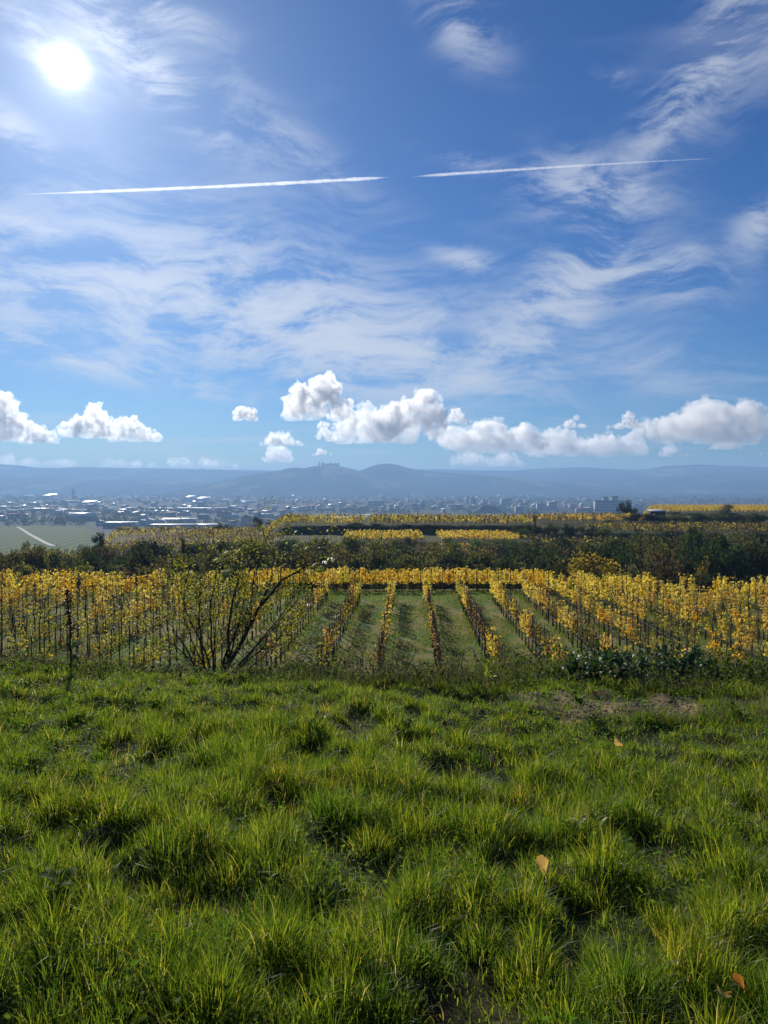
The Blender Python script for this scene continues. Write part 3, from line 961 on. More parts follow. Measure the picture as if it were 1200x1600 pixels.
# short turf and leaf litter in the vineyard aisles
FIELD = foliage('aisle_turf', [(0, (0.10, 0.165, 0.025)), (.5, (0.15, 0.225, 0.035)), (.78, (0.22, 0.25, 0.05)), (.86, (0.34, 0.24, 0.09)), (.95, (0.14, 0.09, 0.05)), (1, (0.55, 0.40, 0.10))], trans=.4, tgain=(1.4, 1.4, .6))
def build_field_turf():
    n = 105000
    y = 29 + 37 * rng.random(n) ** .85; x = rng.uniform(-1, 1, n) * (.52 * y + .5)
    on = (fbm(x * .8, y * .5, o=3, seed=111) > .40) | (y > 58)
    x, y = x[on], y[on]; n = len(x)
    h = rng.uniform(.06, .17, n) * (1 + .8 * (np.abs((((x - y * math.tan(ROW_A)) + 1.17) / ROW_GAP + .5) % 1 - .5) < .12))
    v, q, t = blades(x, y, H(x, y) - .01, h, rng.uniform(.025, .06, n), rng.uniform(0, 6.28, n), rng.uniform(.1, .7, n), rng.uniform(0, .6, n), 2)
    me = mesh_np('aisle_grass', v, [t, q], FIELD)
    obj('aisle_grass', me, kind='stuff', label='short green turf in the aisles between the vine rows')
build_field_turf()

# ------------------------------------------------------------------ thickets and trees beyond the vineyard
TREE_STOPS = {
    'dark':  [(0, (0.020, 0.034, 0.016)), (.6, (0.038, 0.058, 0.023)), (1, (0.075, 0.092, 0.034))],
    'olive': [(0, (0.065, 0.070, 0.026)), (.6, (0.125, 0.125, 0.044)), (1, (0.21, 0.19, 0.070))],
    'brown': [(0, (0.070, 0.054, 0.034)), (.6, (0.135, 0.105, 0.062)), (1, (0.22, 0.17, 0.09))],
    'gold':  [(0, (0.16, 0.13, 0.03)), (.6, (0.30, 0.22, 0.05)), (1, (0.44, 0.32, 0.08))],
    'green': [(0, (0.06, 0.10, 0.022)), (.6, (0.10, 0.16, 0.036)), (1, (0.16, 0.22, 0.055))],
    'pale':  [(0, (0.10, 0.11, 0.07)), (.6, (0.16, 0.17, 0.10)), (1, (0.23, 0.23, 0.14))],
}
TREE_MAT = {k: foliage('thicket_leaf_' + k, v, trans=.42, tgain=(1.3, 1.25, .6), rough=.8, spec=.08, per_object=.34) for k, v in TREE_STOPS.items()}
WOOD = plain('grey_brown_bark', (0.075, 0.058, 0.044), .95, .3, 4)
TWIG = plain('dark_twig', (0.060, 0.045, 0.034), .9, .3, 10)

def crown_points(r, n, shape='round'):
    """Unit-size crown (about 1 wide, 1 high, base at 0): leaves on the shells of many uneven lobes."""
    k = {'round': 15, 'bush': 13, 'tall': 17, 'cone': 16}[shape]
    ctr, rad = [], []
    for i in range(k):
        if shape == 'cone':
            t = (i + .5) / k; z = .12 + .84 * t; w = .36 * (1 - t) + .02
            a = r.uniform(0, 6.28); c = (w * .7 * math.cos(a), w * .7 * math.sin(a), z); q = .10 + .12 * (1 - t)
        elif shape == 'tall':
            z = r.uniform(.22, .92); w = .30 * math.sin(math.pi * min(.97, z * .95)) + .04
            a = r.uniform(0, 6.28); c = (w * math.cos(a) * r.uniform(.3, 1), w * math.sin(a) * r.uniform(.3, 1), z); q = r.uniform(.08, .17)
        elif shape == 'bush':
            a = r.uniform(0, 6.28); w = r.uniform(0, .36); z = r.uniform(.12, .80) * (1 - .9 * w * w / .16 * .55); c = (w * math.cos(a), w * math.sin(a), z); q = r.uniform(.12, .22)
        else:
            a = r.uniform(0, 6.28); w = .34 * math.sqrt(r.random()); z = .42 + .42 * r.uniform(-.7, 1) * math.sqrt(max(0, 1 - (w / .42) ** 2)); c = (w * math.cos(a), w * math.sin(a), z); q = r.uniform(.11, .21)
        ctr.append(c); rad.append(q)
    ctr, rad = np.array(ctr), np.array(rad)
    wt = rad ** 2; i = r.choice(k, n, p=wt / wt.sum())
    d = r.normal(0, 1, (n, 3)); d /= np.linalg.norm(d, axis=1)[:, None]
    rr = rad[i] * (1 - .55 * r.random(n) ** 2) * (1 + .22 * r.normal(0, 1, n))
    p = ctr[i] + d * rr[:, None]
    p[:, 2] = np.maximum(p[:, 2], .01 + .05 * r.random(n))
    kz = 1.0 / np.percentile(p[:, 2], 99.3); kw = .5 / np.percentile(np.hypot(p[:, 0], p[:, 1]), 96)
    p *= (kw, kw, kz); ctr = ctr * (kw, kw, kz)
    return p, ctr

def crown_mesh(kind, shape, seed, n, size):
    r = np.random.default_rng(seed)
    p, ctr = crown_points(r, n, shape)
    V, T = leaf_cards(p, r.uniform(size * .6, size * 1.4, n), .9, .8, r)
    return mesh_np('crown', V, T, TREE_MAT[kind]), ctr

def trunk_mesh(ctr, seed, bare=False):
    r = random.Random(seed); mb = MB()
    top = (r.uniform(-.04, .04), r.uniform(-.04, .04), .55)
    mb.tube([(0, 0, -.06), (r.uniform(-.02, .02), r.uniform(-.02, .02), .25), top], [.030, .022, .012], 6)
    for c in ctr:
        z0 = max(.08, min(.5, c[2] * .5))
        mb.tube([(0, 0, z0), (c[0] * .5, c[1] * .5, (z0 + c[2]) * .5 + .03), tuple(c)], [.012, .008, .003], 4)
        for q in range(4 if bare else 2):
            e = (c[0] + r.uniform(-.16, .16), c[1] + r.uniform(-.16, .16), c[2] + r.uniform(-.02, .2))
            mb.tube([tuple(c * .8), tuple((np.array(e) + c) / 2), e], [.006, .004, .0015], 3)
    return mb.mesh('trunk', WOOD)

TREES = {}
def tree_variants():
    for kind in TREE_STOPS:
        for shape in ('round', 'bush', 'tall', 'cone'):
            if shape == 'cone' and kind not in ('dark',): continue
            for s in range(2):
                seed = hash((len(kind) * 7 + ord(kind[0]), len(shape), s)) % 9973
                n = {'brown': 800}.get(kind, 1700)
                c, ctr = crown_mesh(kind, shape, seed, n, .058)
                TREES.setdefault((kind, shape), []).append((c, trunk_mesh(ctr, seed, kind == 'brown')))
tree_variants()

def tree(name, kind, shape, x, y, w, h, label, group=None, z=None, cat=None, v=None):
    c, t = TREES[(kind, shape)][random.randrange(2) if v is None else v]
    zz = (Hs(x, y) if z is None else z) - .1
    o = root(name, (x, y, zz), label, cat or ('shrub' if 'shrub' in name or 'bush' in name else 'tree'), group, random.uniform(0, 6.28), (w, w, h))
    obj('trunk', t, o); obj('crown', c, o)
    return o

def tree_px(name, kind, shape, px, ytop, Y, wpx, label, group=None, base=None, v=None):
    """Tree whose top shows at photograph row ytop when it stands at distance Y."""
    x = (px - 600) / F * Y
    z0 = Hs(x, Y) if base is None else base
    h = P(px, ytop, Y).z - z0
    return tree(name, kind, shape, x, Y, wpx / F * Y, max(h, .8), label, group, z0, v=v)

def build_thicket():
    # singled-out trees and bushes, left to right
    one = [
        ('bush', 'gold', 'round', 936, 866, 77, 92, 'golden olive round bush standing behind the yellow vines, right of centre'),
        ('bush', 'brown', 'round', 1040, 858, 82, 84, 'grey-brown twiggy bush just right of the golden olive bush'),
        ('bush', 'pale', 'bush', 992, 882, 79, 36, 'small pale grey-green bush between the golden bush and the brown one'),
        ('bush', 'olive', 'bush', 540, 884, 80, 26, 'small olive bush poking above the back row of yellow vines, left of centre'),
        ('bush', 'olive', 'bush', 642, 882, 80, 24, 'small olive bush poking above the back row of yellow vines, centre'),
        ('bush', 'green', 'bush', 893, 905, 62, 16, 'small green bush at the back corner of the right-hand vines'),
        ('tree', 'olive', 'tall', 600, 846, 128, 66, 'light olive tree with drooping outline in the middle of the dark thicket'),
        ('tree', 'olive', 'round', 690, 852, 132, 90, 'broad olive-brown tree under the orange terrace vineyard'),
        ('tree', 'olive', 'round', 540, 838, 140, 60, 'rounded grey-olive bush at the left end of the terrace vineyards'),
        ('tree', 'dark', 'cone', 285, 842, 128, 20, 'dark narrow conifer rising above the left thicket, right of the pair'),
        ('tree', 'dark', 'tall', 152, 832, 170, 22, 'tall dark tree at the left beside the vineyard slope, with a spiky top'),
        ('tree', 'dark', 'bush', 61, 851, 150, 16, 'small dark round bush by the grass strip at far left'),
        ('tree', 'brown', 'tall', 40, 845, 155, 14, 'thin bare tree left of the small dark round bush at far left'),
        ('tree', 'dark', 'round', 1095, 826, 138, 66, 'big dark tree in the right thicket, left of the two darkest'),
        ('tree', 'dark', 'round', 1140, 838, 120, 90, 'broad dark tree in the right thicket, lowest of the three biggest'),
        ('tree', 'dark', 'tall', 1190, 836, 128, 74, 'tall dark tree at the right edge of the thicket'),
        ('tree', 'dark', 'cone', 1086, 824, 150, 24, 'dark pointed conifer behind the big dark trees at right'),
        ('tree', 'olive', 'round', 1012, 836, 128, 58, 'olive rounded tree in the right thicket, left of the big dark trees'),
        ('tree', 'brown', 'round', 1062, 846, 118, 60, 'bare rust-brown tree below the big dark trees at right'),
        ('tree', 'olive', 'tall', 1168, 846, 112, 60, 'olive tree before the tall dark tree at the right edge'),
        ('tree', 'gold', 'bush', 1098, 878, 92, 40, 'dull golden low bush in the lower right thicket'),
        ('tree', 'dark', 'round', 975, 846, 124, 60, 'dark round tree above the golden olive bush'),
        ('bush', 'green', 'bush', 823, 826, 204, 36, 'bright green mounded bush on the terrace, left of the pair'),
        ('bush', 'green', 'bush', 942, 823, 204, 34, 'bright green mounded bush on the terrace, right of the pair'),
        ('tree', 'dark', 'round', 975, 783, 292, 26, 'dark tree with ragged top on the terrace skyline before the white block'),
        ('tree', 'olive', 'round', 990, 794, 290, 16, 'low olive bush beside the dark skyline tree on the terrace'),
        ('bush', 'olive', 'bush', 1138, 788, 345, 30, 'dark olive bush standing before the golden rows at upper right'),
        ('bush', 'dark', 'bush', 1056, 799, 318, 24, 'dark bush touching the right side of the vineyard hut'),
        ('bush', 'dark', 'bush', 1084, 802, 318, 32, 'dark hedge bush, second right of the vineyard hut'),
        ('bush', 'dark', 'bush', 1112, 804, 318, 26, 'dark hedge bush, third right of the vineyard hut'),
        ('bush', 'dark', 'bush', 1180, 803, 318, 34, 'dark hedge bush at the right edge below the golden rows'),
        ('bush', 'dark', 'bush', 952, 812, 240, 20, 'dark low bush at the end of the upper terrace wall'),
        ('tree', 'brown', 'tall', 835, 800, 182, 8, 'single thin bare sapling standing on the green terrace'),
        ('tree', 'dark', 'round', 348, 817, 300, 28, 'dark rounded tree on the skyline of the left field before the halls'),
        ('tree', 'dark', 'tall', 403, 808, 300, 20, 'dark upright tree on the skyline right of the rounded one'),
        ('tree', 'brown', 'round', 425, 812, 330, 26, 'bare brownish tree on the skyline beside the dark upright one'),
        ('bush', 'dark', 'bush', 556, 818, 222, 34, 'dark bush on the left end of the terrace wall'),
        ('bush', 'brown', 'bush', 615, 808, 262, 60, 'brown bare brushwood on the terrace skyline, left of centre'),
        ('bush', 'brown', 'bush', 655, 811, 262, 40, 'brown bare brushwood on the terrace skyline, near centre'),
    ]
    for nm, kd, shp, px, yt, Y, w, lab in one: tree_px('thicket_' + nm, kd, shp, px, yt, Y, w, lab)
    # the dark thicket itself
    look = {'dark': 'dark green', 'olive': 'olive', 'brown': 'bare brown', 'gold': 'golden', 'green': 'bright green', 'pale': 'pale grey-green'}
    def fill(n, x0, x1, t0, t1, Y0, Y1, w0, w1, kinds, shapes, where, group):
        for i in range(n):
            px = x0 + (x1 - x0) * (i + random.uniform(.1, .9)) / n
            kd = random.choice(kinds)
            tree_px('thicket_shrub', kd, random.choice(shapes), px, random.uniform(t0, t1), random.uniform(Y0, Y1), random.uniform(w0, w1) * 1.35,
                    f'{look[kd]} shrub, {ORD[i + 1]} from left {where}', group)
    S = ('round', 'bush', 'bush')
    fill(26, -20, 460, 856, 874, 112, 124, 34, 60, ('dark', 'olive', 'olive'), ('round', 'bush', 'tall'), 'in the upper dark row behind the left vines', 'thicket behind the left vines, upper row')
    fill(18, 130, 460, 844, 856, 134, 150, 26, 44, ('dark', 'dark', 'brown'), ('round', 'tall', 'bush'), 'along the far rim of the left thicket', 'far rim of the left thicket')
    fill(22, -20, 470, 884, 897, 84, 100, 34, 60, ('olive', 'brown', 'olive', 'dark', 'pale'), S, 'in the lower row behind the left vines', 'thicket behind the left vines, lower row')
    fill(24, 440, 880, 858, 876, 106, 122, 44, 76, ('dark', 'olive', 'dark', 'brown', 'dark'), ('round', 'bush', 'tall'), 'in the middle thicket behind the back vine rows', 'middle thicket')
    fill(22, 450, 880, 848, 860, 140, 165, 36, 60, ('olive', 'brown', 'dark'), S, 'on the slope under the terrace vineyards', 'slope under the terrace vineyards')
    fill(13, 470, 900, 883, 893, 84, 96, 30, 50, ('dark', 'dark', 'brown'), S, 'of those touching the back vine rows', 'shrubs right behind the back vine rows')
    fill(24, 860, 1230, 850, 880, 100, 116, 44, 78, ('brown', 'dark', 'dark', 'dark', 'olive'), ('round', 'bush', 'tall'), 'in the thicket behind the right vines', 'thicket behind the right vines')
    fill(13, 860, 1230, 892, 906, 80, 90, 36, 60, ('brown', 'brown', 'dark'), S, 'of the low ones edging the right vines', 'low shrubs behind the right vines')
    fill(18, 850, 1080, 838, 856, 140, 166, 34, 52, ('dark', 'dark', 'olive'), S, 'in the dark band under the green terrace', 'dark band under the green terrace')
    fill(14, 960, 1210, 830, 848, 150, 170, 36, 60, ('olive', 'dark', 'brown', 'pale'), S, 'below the brown terrace vines at right', 'slope below the brown terrace vines')
    fill(9, 805, 930, 817, 822, 206.5, 207.5, 14, 22, ('dark', 'olive'), ('bush',), 'along the green terrace wall', 'growth along the upper terrace wall')
    fill(26, 440, 905, 838, 848, 172, 186, 16, 30, ('olive', 'brown', 'olive', 'dark', 'green'), S, 'on the bank just under the terrace blocks', 'bank just under the terrace blocks')
    fill(15, 985, 1215, 800, 806, 243.5, 246, 20, 34, ('dark', 'dark', 'olive'), S, 'in the dark hedge under the golden skyline rows', 'hedge under the golden skyline rows')
    fill(12, 525, 690, 820, 826, 218, 219, 14, 24, ('dark',), ('bush',), 'along the long dark terrace bank', 'growth along the long terrace bank')
    fill(12, -10, 150, 862, 878, 128, 146, 20, 36, ('olive', 'dark', 'brown'), S, 'around the far left grass strip', 'scrub around the far left grass strip')
    fill(13, 990, 1200, 818, 834, 206, 236, 22, 40, ('brown', 'olive', 'brown'), S, 'among the upper right terrace vines', 'brush among the upper right terrace vines')
    fill(10, 180, 430, 822, 826, 300, 330, 10, 22, ('brown', 'olive', 'dark'), S, 'along the far edge of the left field', 'bushes along the far edge of the left field')

build_thicket()

def build_side_scrub():
    """The thicket goes on to both sides as one mass."""
    V, T, off = [], [], 0
    r = np.random.default_rng(77)
    for i in range(90):
        px = r.uniform(-330, -30) if i % 2 else r.uniform(1235, 1540)
        Y = r.uniform(86, 165); x = (px - 600) / F * Y; w = r.uniform(3.5, 7.0); h = r.uniform(3.5, 8.5)
        p, _ = crown_points(r, 420, 'bush')
        q = p * (w, w, h) + np.array([x, Y, Hs(x, Y) - .2])
        v, t = leaf_cards(q, r.uniform(.3, .6, len(q)), .9, .8, r)
        V.append(v); T.append(t + off); off += len(v)
    obj('scrub', mesh_np('scrub', np.concatenate(V), np.concatenate(T), TREE_MAT['dark']), kind='stuff', label='dark scrub continuing the thicket to both sides')
build_side_scrub()

# vineyard hut on the terrace
def build_hut():
    Y = 300.0; a = P(1018, 811, Y); b = P(1040, 797, Y)
    w = b.x - a.x; h = b.z - a.z
    o = root('vineyard_hut', (a.x, Y, a.z - .4), 'small dark wooden vineyard hut with a pale flat roof on the terrace', 'hut')
    wm = plain('dark_boards', (0.045, 0.038, 0.032), .9, .3, 3); rm = plain('pale_tin_roof', (0.42, 0.44, 0.46), .5, .15, 2)
    dk = plain('hut_door_wood', (0.03, 0.025, 0.02), .8)
    mb = MB(); mb.box(0, w, 0, 4.0, 0, h * .86 + .4); obj('wall', mb.mesh('wall', wm), o)
    mb = MB(); V = [(-.3, -.4, h * .80 + .4), (w + .3, -.4, h * .80 + .4), (w + .3, 4.4, h + .4), (-.3, 4.4, h + .4)]
    V += [(x, y, z + .16) for x, y, z in V]
    mb.add(V, [(3, 2, 1, 0), (4, 5, 6, 7), (0, 1, 5, 4), (1, 2, 6, 5), (2, 3, 7, 6), (3, 0, 4, 7)]); obj('roof', mb.mesh('roof', rm), o)
    mb = MB(); mb.box(w * .2, w * .42, -.06, 0.02, .4, 2.3); obj('door', mb.mesh('door', dk), o)
    mb = MB(); mb.box(w * .6, w * .78, -.05, 0.02, 1.4, 2.1); obj('window', mb.mesh('window', plain('hut_pane', (0.05, 0.06, 0.08), .2)), o)
build_hut()

# ------------------------------------------------------------------ the leaning shrub-tree on the brow
ASH = foliage('young_tree_leaf', [(0, (0.10, 0.15, 0.03)), (.5, (0.19, 0.23, 0.04)), (.85, (0.33, 0.31, 0.05)), (1, (0.42, 0.32, 0.07))], trans=.5, tgain=(1.35, 1.3, .6))
def pinnate_leaf(seed, L=.2):
    """Compound leaf: paired leaflets on a drooping stalk, along +Y."""
    r = np.random.default_rng(seed); V, Fq = [], []
    def leaflet(p, d, l):
        n = len(V); d = np.array(d); d = d / np.linalg.norm(d); s = np.cross(d, (0, 0, 1)); s = s / (np.linalg.norm(s) + 1e-6)
        p = np.array(p)
        V.extend([p, p + d * l * .45 + s * l * .17 + (0, 0, .01), p + d * l - (0, 0, l * .25), p + d * l * .45 - s * l * .17 + (0, 0, .01)])
        Fq.append((n, n + 1, n + 2, n + 3))
    k = 4
    for i in range(k):
        t = .3 + .6 * i / k; c = (0, L * t, -.3 * L * t * t)
        for s in (-1, 1): leaflet(c, (s * .9, .5 + r.uniform(-.2, .2), r.uniform(-.4, .1)), L * r.uniform(.32, .46))
    leaflet((0, L * .9, -.25 * L), (r.uniform(-.2, .2), 1, -.4), L * .45)
    n = len(V)
    V.extend([np.array((-.0025, 0, 0)), np.array((.0025, 0, 0)), np.array((.0015, L * .9, -.25 * L)), np.array((-.0015, L * .9, -.25 * L))]); Fq.append((n, n + 1, n + 2, n + 3))
    return mesh_np('leaf', np.array(V), np.array(Fq), ASH)

def build_brow_tree():
    Y = 12.0
    bp = P(338, 1064, Y)
    o = root('young_tree', (bp.x, bp.y, Hs(bp.x, bp.y) - .05), 'sparse many-stemmed young tree leaning right on the brow of the slope', 'tree')
    org = np.array(o.location)
    stems = [
        ([(340, 1068), (346, 1050), (359, 1027), (356, 988), (365, 934), (371, 910), (366, 888)], .032, 0.1),
        ([(344, 1068), (355, 1042), (380, 1000), (404, 949), (440, 907), (470, 889), (512, 871)], .038, -.2),
        ([(350, 1068), (362, 1056), (380, 1036), (410, 1015), (455, 1003), (490, 1012)], .020, -.5),
        ([(326, 1068), (320, 1052), (315, 1012), (311, 964), (312, 935), (305, 915)], .022, .3),
        ([(322, 1066), (305, 1048), (293, 1015), (269, 979), (252, 962)], .017, .6),
        ([(348, 1068), (380, 1058), (416, 1048), (440, 1022), (462, 1000)], .019, -.7),
        ([(342, 1066), (350, 1030), (368, 988), (392, 940), (397, 895), (386, 868)], .026, .25),
        ([(346, 1064), (372, 1012), (398, 962), (425, 905), (428, 872), (418, 852)], .020, -.1),
        ([(352, 1060), (385, 1030), (425, 985), (462, 940), (488, 915)], .014, -.4),
        ([(330, 1066), (335, 1020), (337, 975), (344, 938)], .014, .5),
        ([(340, 1066), (405, 1060), (455, 1052), (500, 1046)], .014, -.9),
        ([(338, 1066), (318, 1040), (285, 1022), (255, 1018)], .012, .4),
        ([(334, 1066), (322, 1020), (300, 975), (282, 930), (272, 905)], .016, .3),
        ([(332, 1066), (296, 1030), (262, 1000), (236, 985)], .011, -.2),
        ([(336, 1066), (330, 1000), (328, 950), (338, 900), (333, 880)], .016, -.3),
        ([(344, 1066), (362, 1015), (376, 960), (384, 915), (398, 862)], .018, .45),
        ([(350, 1066), (398, 1010), (440, 962), (470, 915), (480, 880)], .015, -.3),
        ([(330, 1066), (300, 1000), (286, 960), (290, 930)], .012, .2),
        ([(352, 1066), (410, 1030), (448, 980), (480, 960)], .013, .5),
        ([(356, 1068), (420, 1062), (448, 1040), (470, 1048)], .012, .3),
    ]
    mb = MB(); tips = []
    r = random.Random(5)
    def W(px, py, dy): 
        p = P(px, py, Y + dy); return np.array(p) - org
    def twig(p, d, L, rad, depth):
        p = np.array(p); d = np.array(d) / np.linalg.norm(d)
        pts = [p]; n = 4
        for i in range(n):
            d = d + np.array([r.gauss(0, .16), r.gauss(0, .16), r.gauss(.05, .13)]); d = d / np.linalg.norm(d)
            pts.append(pts[-1] + d * L / n)
        mb.tube([tuple(q) for q in pts], [rad * (1 - .75 * i / n) for i in range(n + 1)], 4 if rad < .006 else 5)
        if depth > 0:
            for q in range(r.randint(3, 5)):
                i = r.randint(1, n); dd = d + np.array([r.gauss(0, .7), r.gauss(0, .6), r.gauss(.25, .4)])
                twig(pts[i], dd, L * r.uniform(.4, .7), rad * .55, depth - 1)
        else: tips.append((pts[-1], d)); tips.append((pts[2], d))
    for pts, rad, dy in stems:
        k = len(pts); W3 = [W(a, b, dy * i / (k - 1)) for i, (a, b) in enumerate(pts)]
        # resample for slight crookedness
        Q = []
        for i in range(k - 1):
            for t in (0, .5): Q.append(W3[i] * (1 - t) + W3[i + 1] * t + np.array([r.gauss(0, .008), r.gauss(0, .012), r.gauss(0, .006)]))
        Q.append(W3[-1]); n = len(Q)
        mb.tube([tuple(q) for q in Q], [1.08 * rad * (1 - .84 * i / (n - 1)) for i in range(n)], 7)
        tips.append((Q[-1], Q[-1] - Q[-2]))
        for i in range(3, n):
            if r.random() < .92:
                d = (Q[i] - Q[i - 1]); d = d / np.linalg.norm(d) + np.array([r.gauss(0, .6), r.gauss(0, .5), r.gauss(.2, .35)])
                twig(Q[i], d, r.uniform(.26, .55), rad * .36 * (1 - .5 * i / n) + .0022, 1)
    obj('trunk', mb.mesh('trunk', TWIG, True), o)
    leaves = [pinnate_leaf(i) for i in range(5)]
    r.shuffle(tips)
    # the largest leaf sprays stand out singly
    def put(p, d, s):
        l = obj('leaf', r.choice(leaves), o); l.location = tuple(p)
        l.rotation_euler = (r.uniform(-.5, .3), r.uniform(-.4, .4), math.atan2(-d[0], d[1]) + r.gauss(0, .6)); l.scale = (s,) * 3
    for (a, b, s) in ((371, 905, 1.15), (376, 912, 1.0), (364, 893, 1.0), (512, 871, 1.2), (505, 876, 1.0), (500, 884, .9), (300, 955, 1), (322, 945, .9), (418, 850, .9), (390, 872, .9), (486, 1010, .8)):
        for q in range(2): put(W(a, b, 0), np.array([r.gauss(0, 1), r.gauss(0, 1), 0]), s)
    for p, d in tips[:95]:
        rel_hi = p[2] > .5
        if r.random() < (.9 if rel_hi else .5): put(p, d, r.uniform(.45, .85))
    # small leaves in the fine twigs
    pts = np.array([p for p, d in tips]); pts = np.repeat(pts, 5, 0) + rng.normal(0, .07, (len(pts) * 5, 3))
    V, T = leaf_cards(pts, rng.uniform(.025, .055, len(pts)), .8, .6)
    f = obj('foliage', mesh_np('foliage', V, T, ASH), o); f['kind'] = 'stuff'
build_brow_tree()

# ------------------------------------------------------------------ weeds along the brow
WEED_DARK = foliage('dark_weed_leaf', [(0, (0.022, 0.055, 0.022)), (.5, (0.042, 0.090, 0.034)), (1, (0.08, 0.14, 0.05))], trans=.28, tgain=(1.3, 1.3, .6), rough=.5, spec=.20)
WEED_MID = foliage('weed_leaf', [(0, (0.045, 0.08, 0.022)), (.5, (0.085, 0.13, 0.03)), (1, (0.15, 0.19, 0.045))], trans=.45, tgain=(1.4, 1.4, .6), rough=.65, spec=.10)
WEED_MATT = foliage('dull_weed_leaf', [(0, (0.018, 0.040, 0.016)), (.5, (0.034, 0.068, 0.024)), (1, (0.06, 0.10, 0.035))], trans=.3, tgain=(1.3, 1.3, .6), rough=.8, spec=.05)
WEED_LIME = foliage('bright_weed_leaf', [(0, (0.12, 0.19, 0.03)), (.5, (0.18, 0.25, 0.04)), (1, (0.28, 0.32, 0.06))], trans=.5, tgain=(1.4, 1.4, .6), rough=.45)
WEED_BLUE = foliage('bluish_weed_leaf', [(0, (0.045, 0.10, 0.06)), (1, (0.09, 0.16, 0.10))], trans=.2, rough=.4)
DRY = foliage('dry_weed', [(0, (0.07, 0.055, 0.035)), (.5, (0.16, 0.125, 0.075)), (1, (0.30, 0.25, 0.15))], trans=.3, tgain=(1.2, 1.1, .8), rough=.8, spec=.05)
DOCK = plain('dried_dock', (0.055, 0.026, 0.018), .9, .4, 20)

def ground_at_px(px, py, y0=1.3, y1=60):
    """Nearest ground point under a photograph pixel."""
    d = ray(px, py)
    ys = np.arange(y0, y1, .02 if y1 < 20 else .1)
    zs = E + d.z / d.y * ys; xs = d.x / d.y * ys
    hit = np.nonzero(zs <= H(xs, ys))[0]
    i = hit[0] if len(hit) else len(ys) - 1
    return float(xs[i]), float(ys[i])

def rosette(name, label, cat, group, x, y, meshes, n, s0, s1, pitch0, pitch1, rise=0.0, r=None, sink=.02):
    r = r or random
    o = root(name, (x, y, Hs(x, y) - sink), label, cat, group)
    for i in range(n):
        l = obj('leaf', r.choice(meshes), o)
        s = r.uniform(s0, s1)
        l.location = (r.uniform(-.03, .03), r.uniform(-.03, .03), r.uniform(0, rise))
        l.rotation_euler = (r.uniform(pitch0, pitch1), r.uniform(-.25, .25), 6.2832 * i / n + r.uniform(-.5, .5))
        l.scale = (s, s, s)
    return o

def NTH(i): return ORD[i] if i < len(ORD) else 'thirty-' + ORD[i - 30]

def build_weeds():
    dark = [broad_leaf_mesh('leaf', WEED_DARK, .30, .10 + .02 * i, curl=.3, droop=.7 + .2 * i, wavy=.10) for i in range(3)]
    lime = [broad_leaf_mesh('leaf', WEED_LIME, .12, .045 + .01 * i, teeth=1, curl=.2, droop=.5, n=8) for i in range(2)]
    mid = [broad_leaf_mesh('leaf', WEED_MID, .20, .07, curl=.25, droop=.6, wavy=.06) for i in range(2)]
    blue = [broad_leaf_mesh('leaf', WEED_BLUE, .13, .038, curl=.2, droop=.5)]
    # dark glossy plants of the bank at right
    spots = []
    for px in np.linspace(860, 1195, 24):
        spots.append((px + random.uniform(-8, 8), random.uniform(9.7, 10.5)))
    for px in np.linspace(930, 1190, 14):
        spots.append((px + random.uniform(-8, 8), random.uniform(10.6, 11.3)))
    spots.sort(key=lambda s: s[0])
    for i, (px, Y) in enumerate(spots):
        x = (px - 600) / F * Y
        if px > 1120 or px < 885:
            nm = 'left' if px < 885 else 'right'
            rosette('leafy_weed', f'mid green leafy weed at the {nm} end of the dark bank, {NTH(i + 1)} along it', 'weed', 'leafy weeds at the ends of the dark bank', x, Y, mid, 16, .4, .85, -.1, 1.2, .34)
            continue
        rosette('dark_leafy_weed', f'dark glossy broad-leaved weed of the right bank, {NTH(i + 1)} along it', 'weed', 'dark leafy weeds on the right bank',
                x, Y, dark, random.randint(20, 26), .34, .72, -.2, 1.2, .34)
    # lighter leafy weeds along the brow at left and centre
    for i, px in enumerate((20, 70, 120, 165, 560, 610, 655, 700, 762, 768, 830)):
        Y = random.uniform(8.6, 9.4); x = (px - 600) / F * Y
        if px in (762, 768):
            rosette('bright_weed', 'bright lime weed standing at the edge of the dark bank' + (', taller of two' if px == 762 else ', shorter of two'), 'weed', None, x, Y - .1, lime, 14, .5, .9, .2, 1.2, .30)
        else:
            rosette('leafy_weed', f'mid green leafy weed on the brow of the slope, {ORD[i + 1]} from left', 'weed', 'leafy weeds along the brow', x, Y, mid, 12, .4, .75, .1, 1.1, .15)
    # single herbs in the lawn
    for px, py, ms, n, s0, s1, lab in (
        (893, 1318, lime, 5, .7, 1.0, 'bright yellow-green dandelion leaves in the right-hand grass above the ochre leaf'),
        (930, 1322, lime, 4, .5, .8, 'small bright dandelion leaves just right of the larger dandelion'),
        (958, 1372, lime, 3, .4, .6, 'tiny lime leaves right of the ochre fallen leaf'),
        (493, 1148, blue, 7, .8, 1.1, 'bluish green plant with narrow leaves in the middle of the upper grass'),
        (425, 1405, lime, 4, .35, .5, 'pair of tiny bright leaves in the lower left grass'),
        (1004, 1428, lime, 3, .4, .6, 'single upright lime leaf in the lower right grass'),
        (90, 1425, mid, 9, .45, .7, 'feathery grey-green herb at the lower left'),
        (640, 1150, mid, 8, .4, .6, 'flat green herb in the short turf at centre'),
        (1150, 1130, mid, 9, .6, .9, 'green broad herb at the right edge below the dry mound'),
        (905, 1115, mid, 10, .6, .9, 'green leafy herb at the foot of the dry mound')):
        x, y = ground_at_px(px, py, 1.3, 14)
        rosette('lawn_herb', lab, 'herb', None, x, y, ms, n, s0, s1, .15, .8, .09, sink=-.03)

build_weeds()

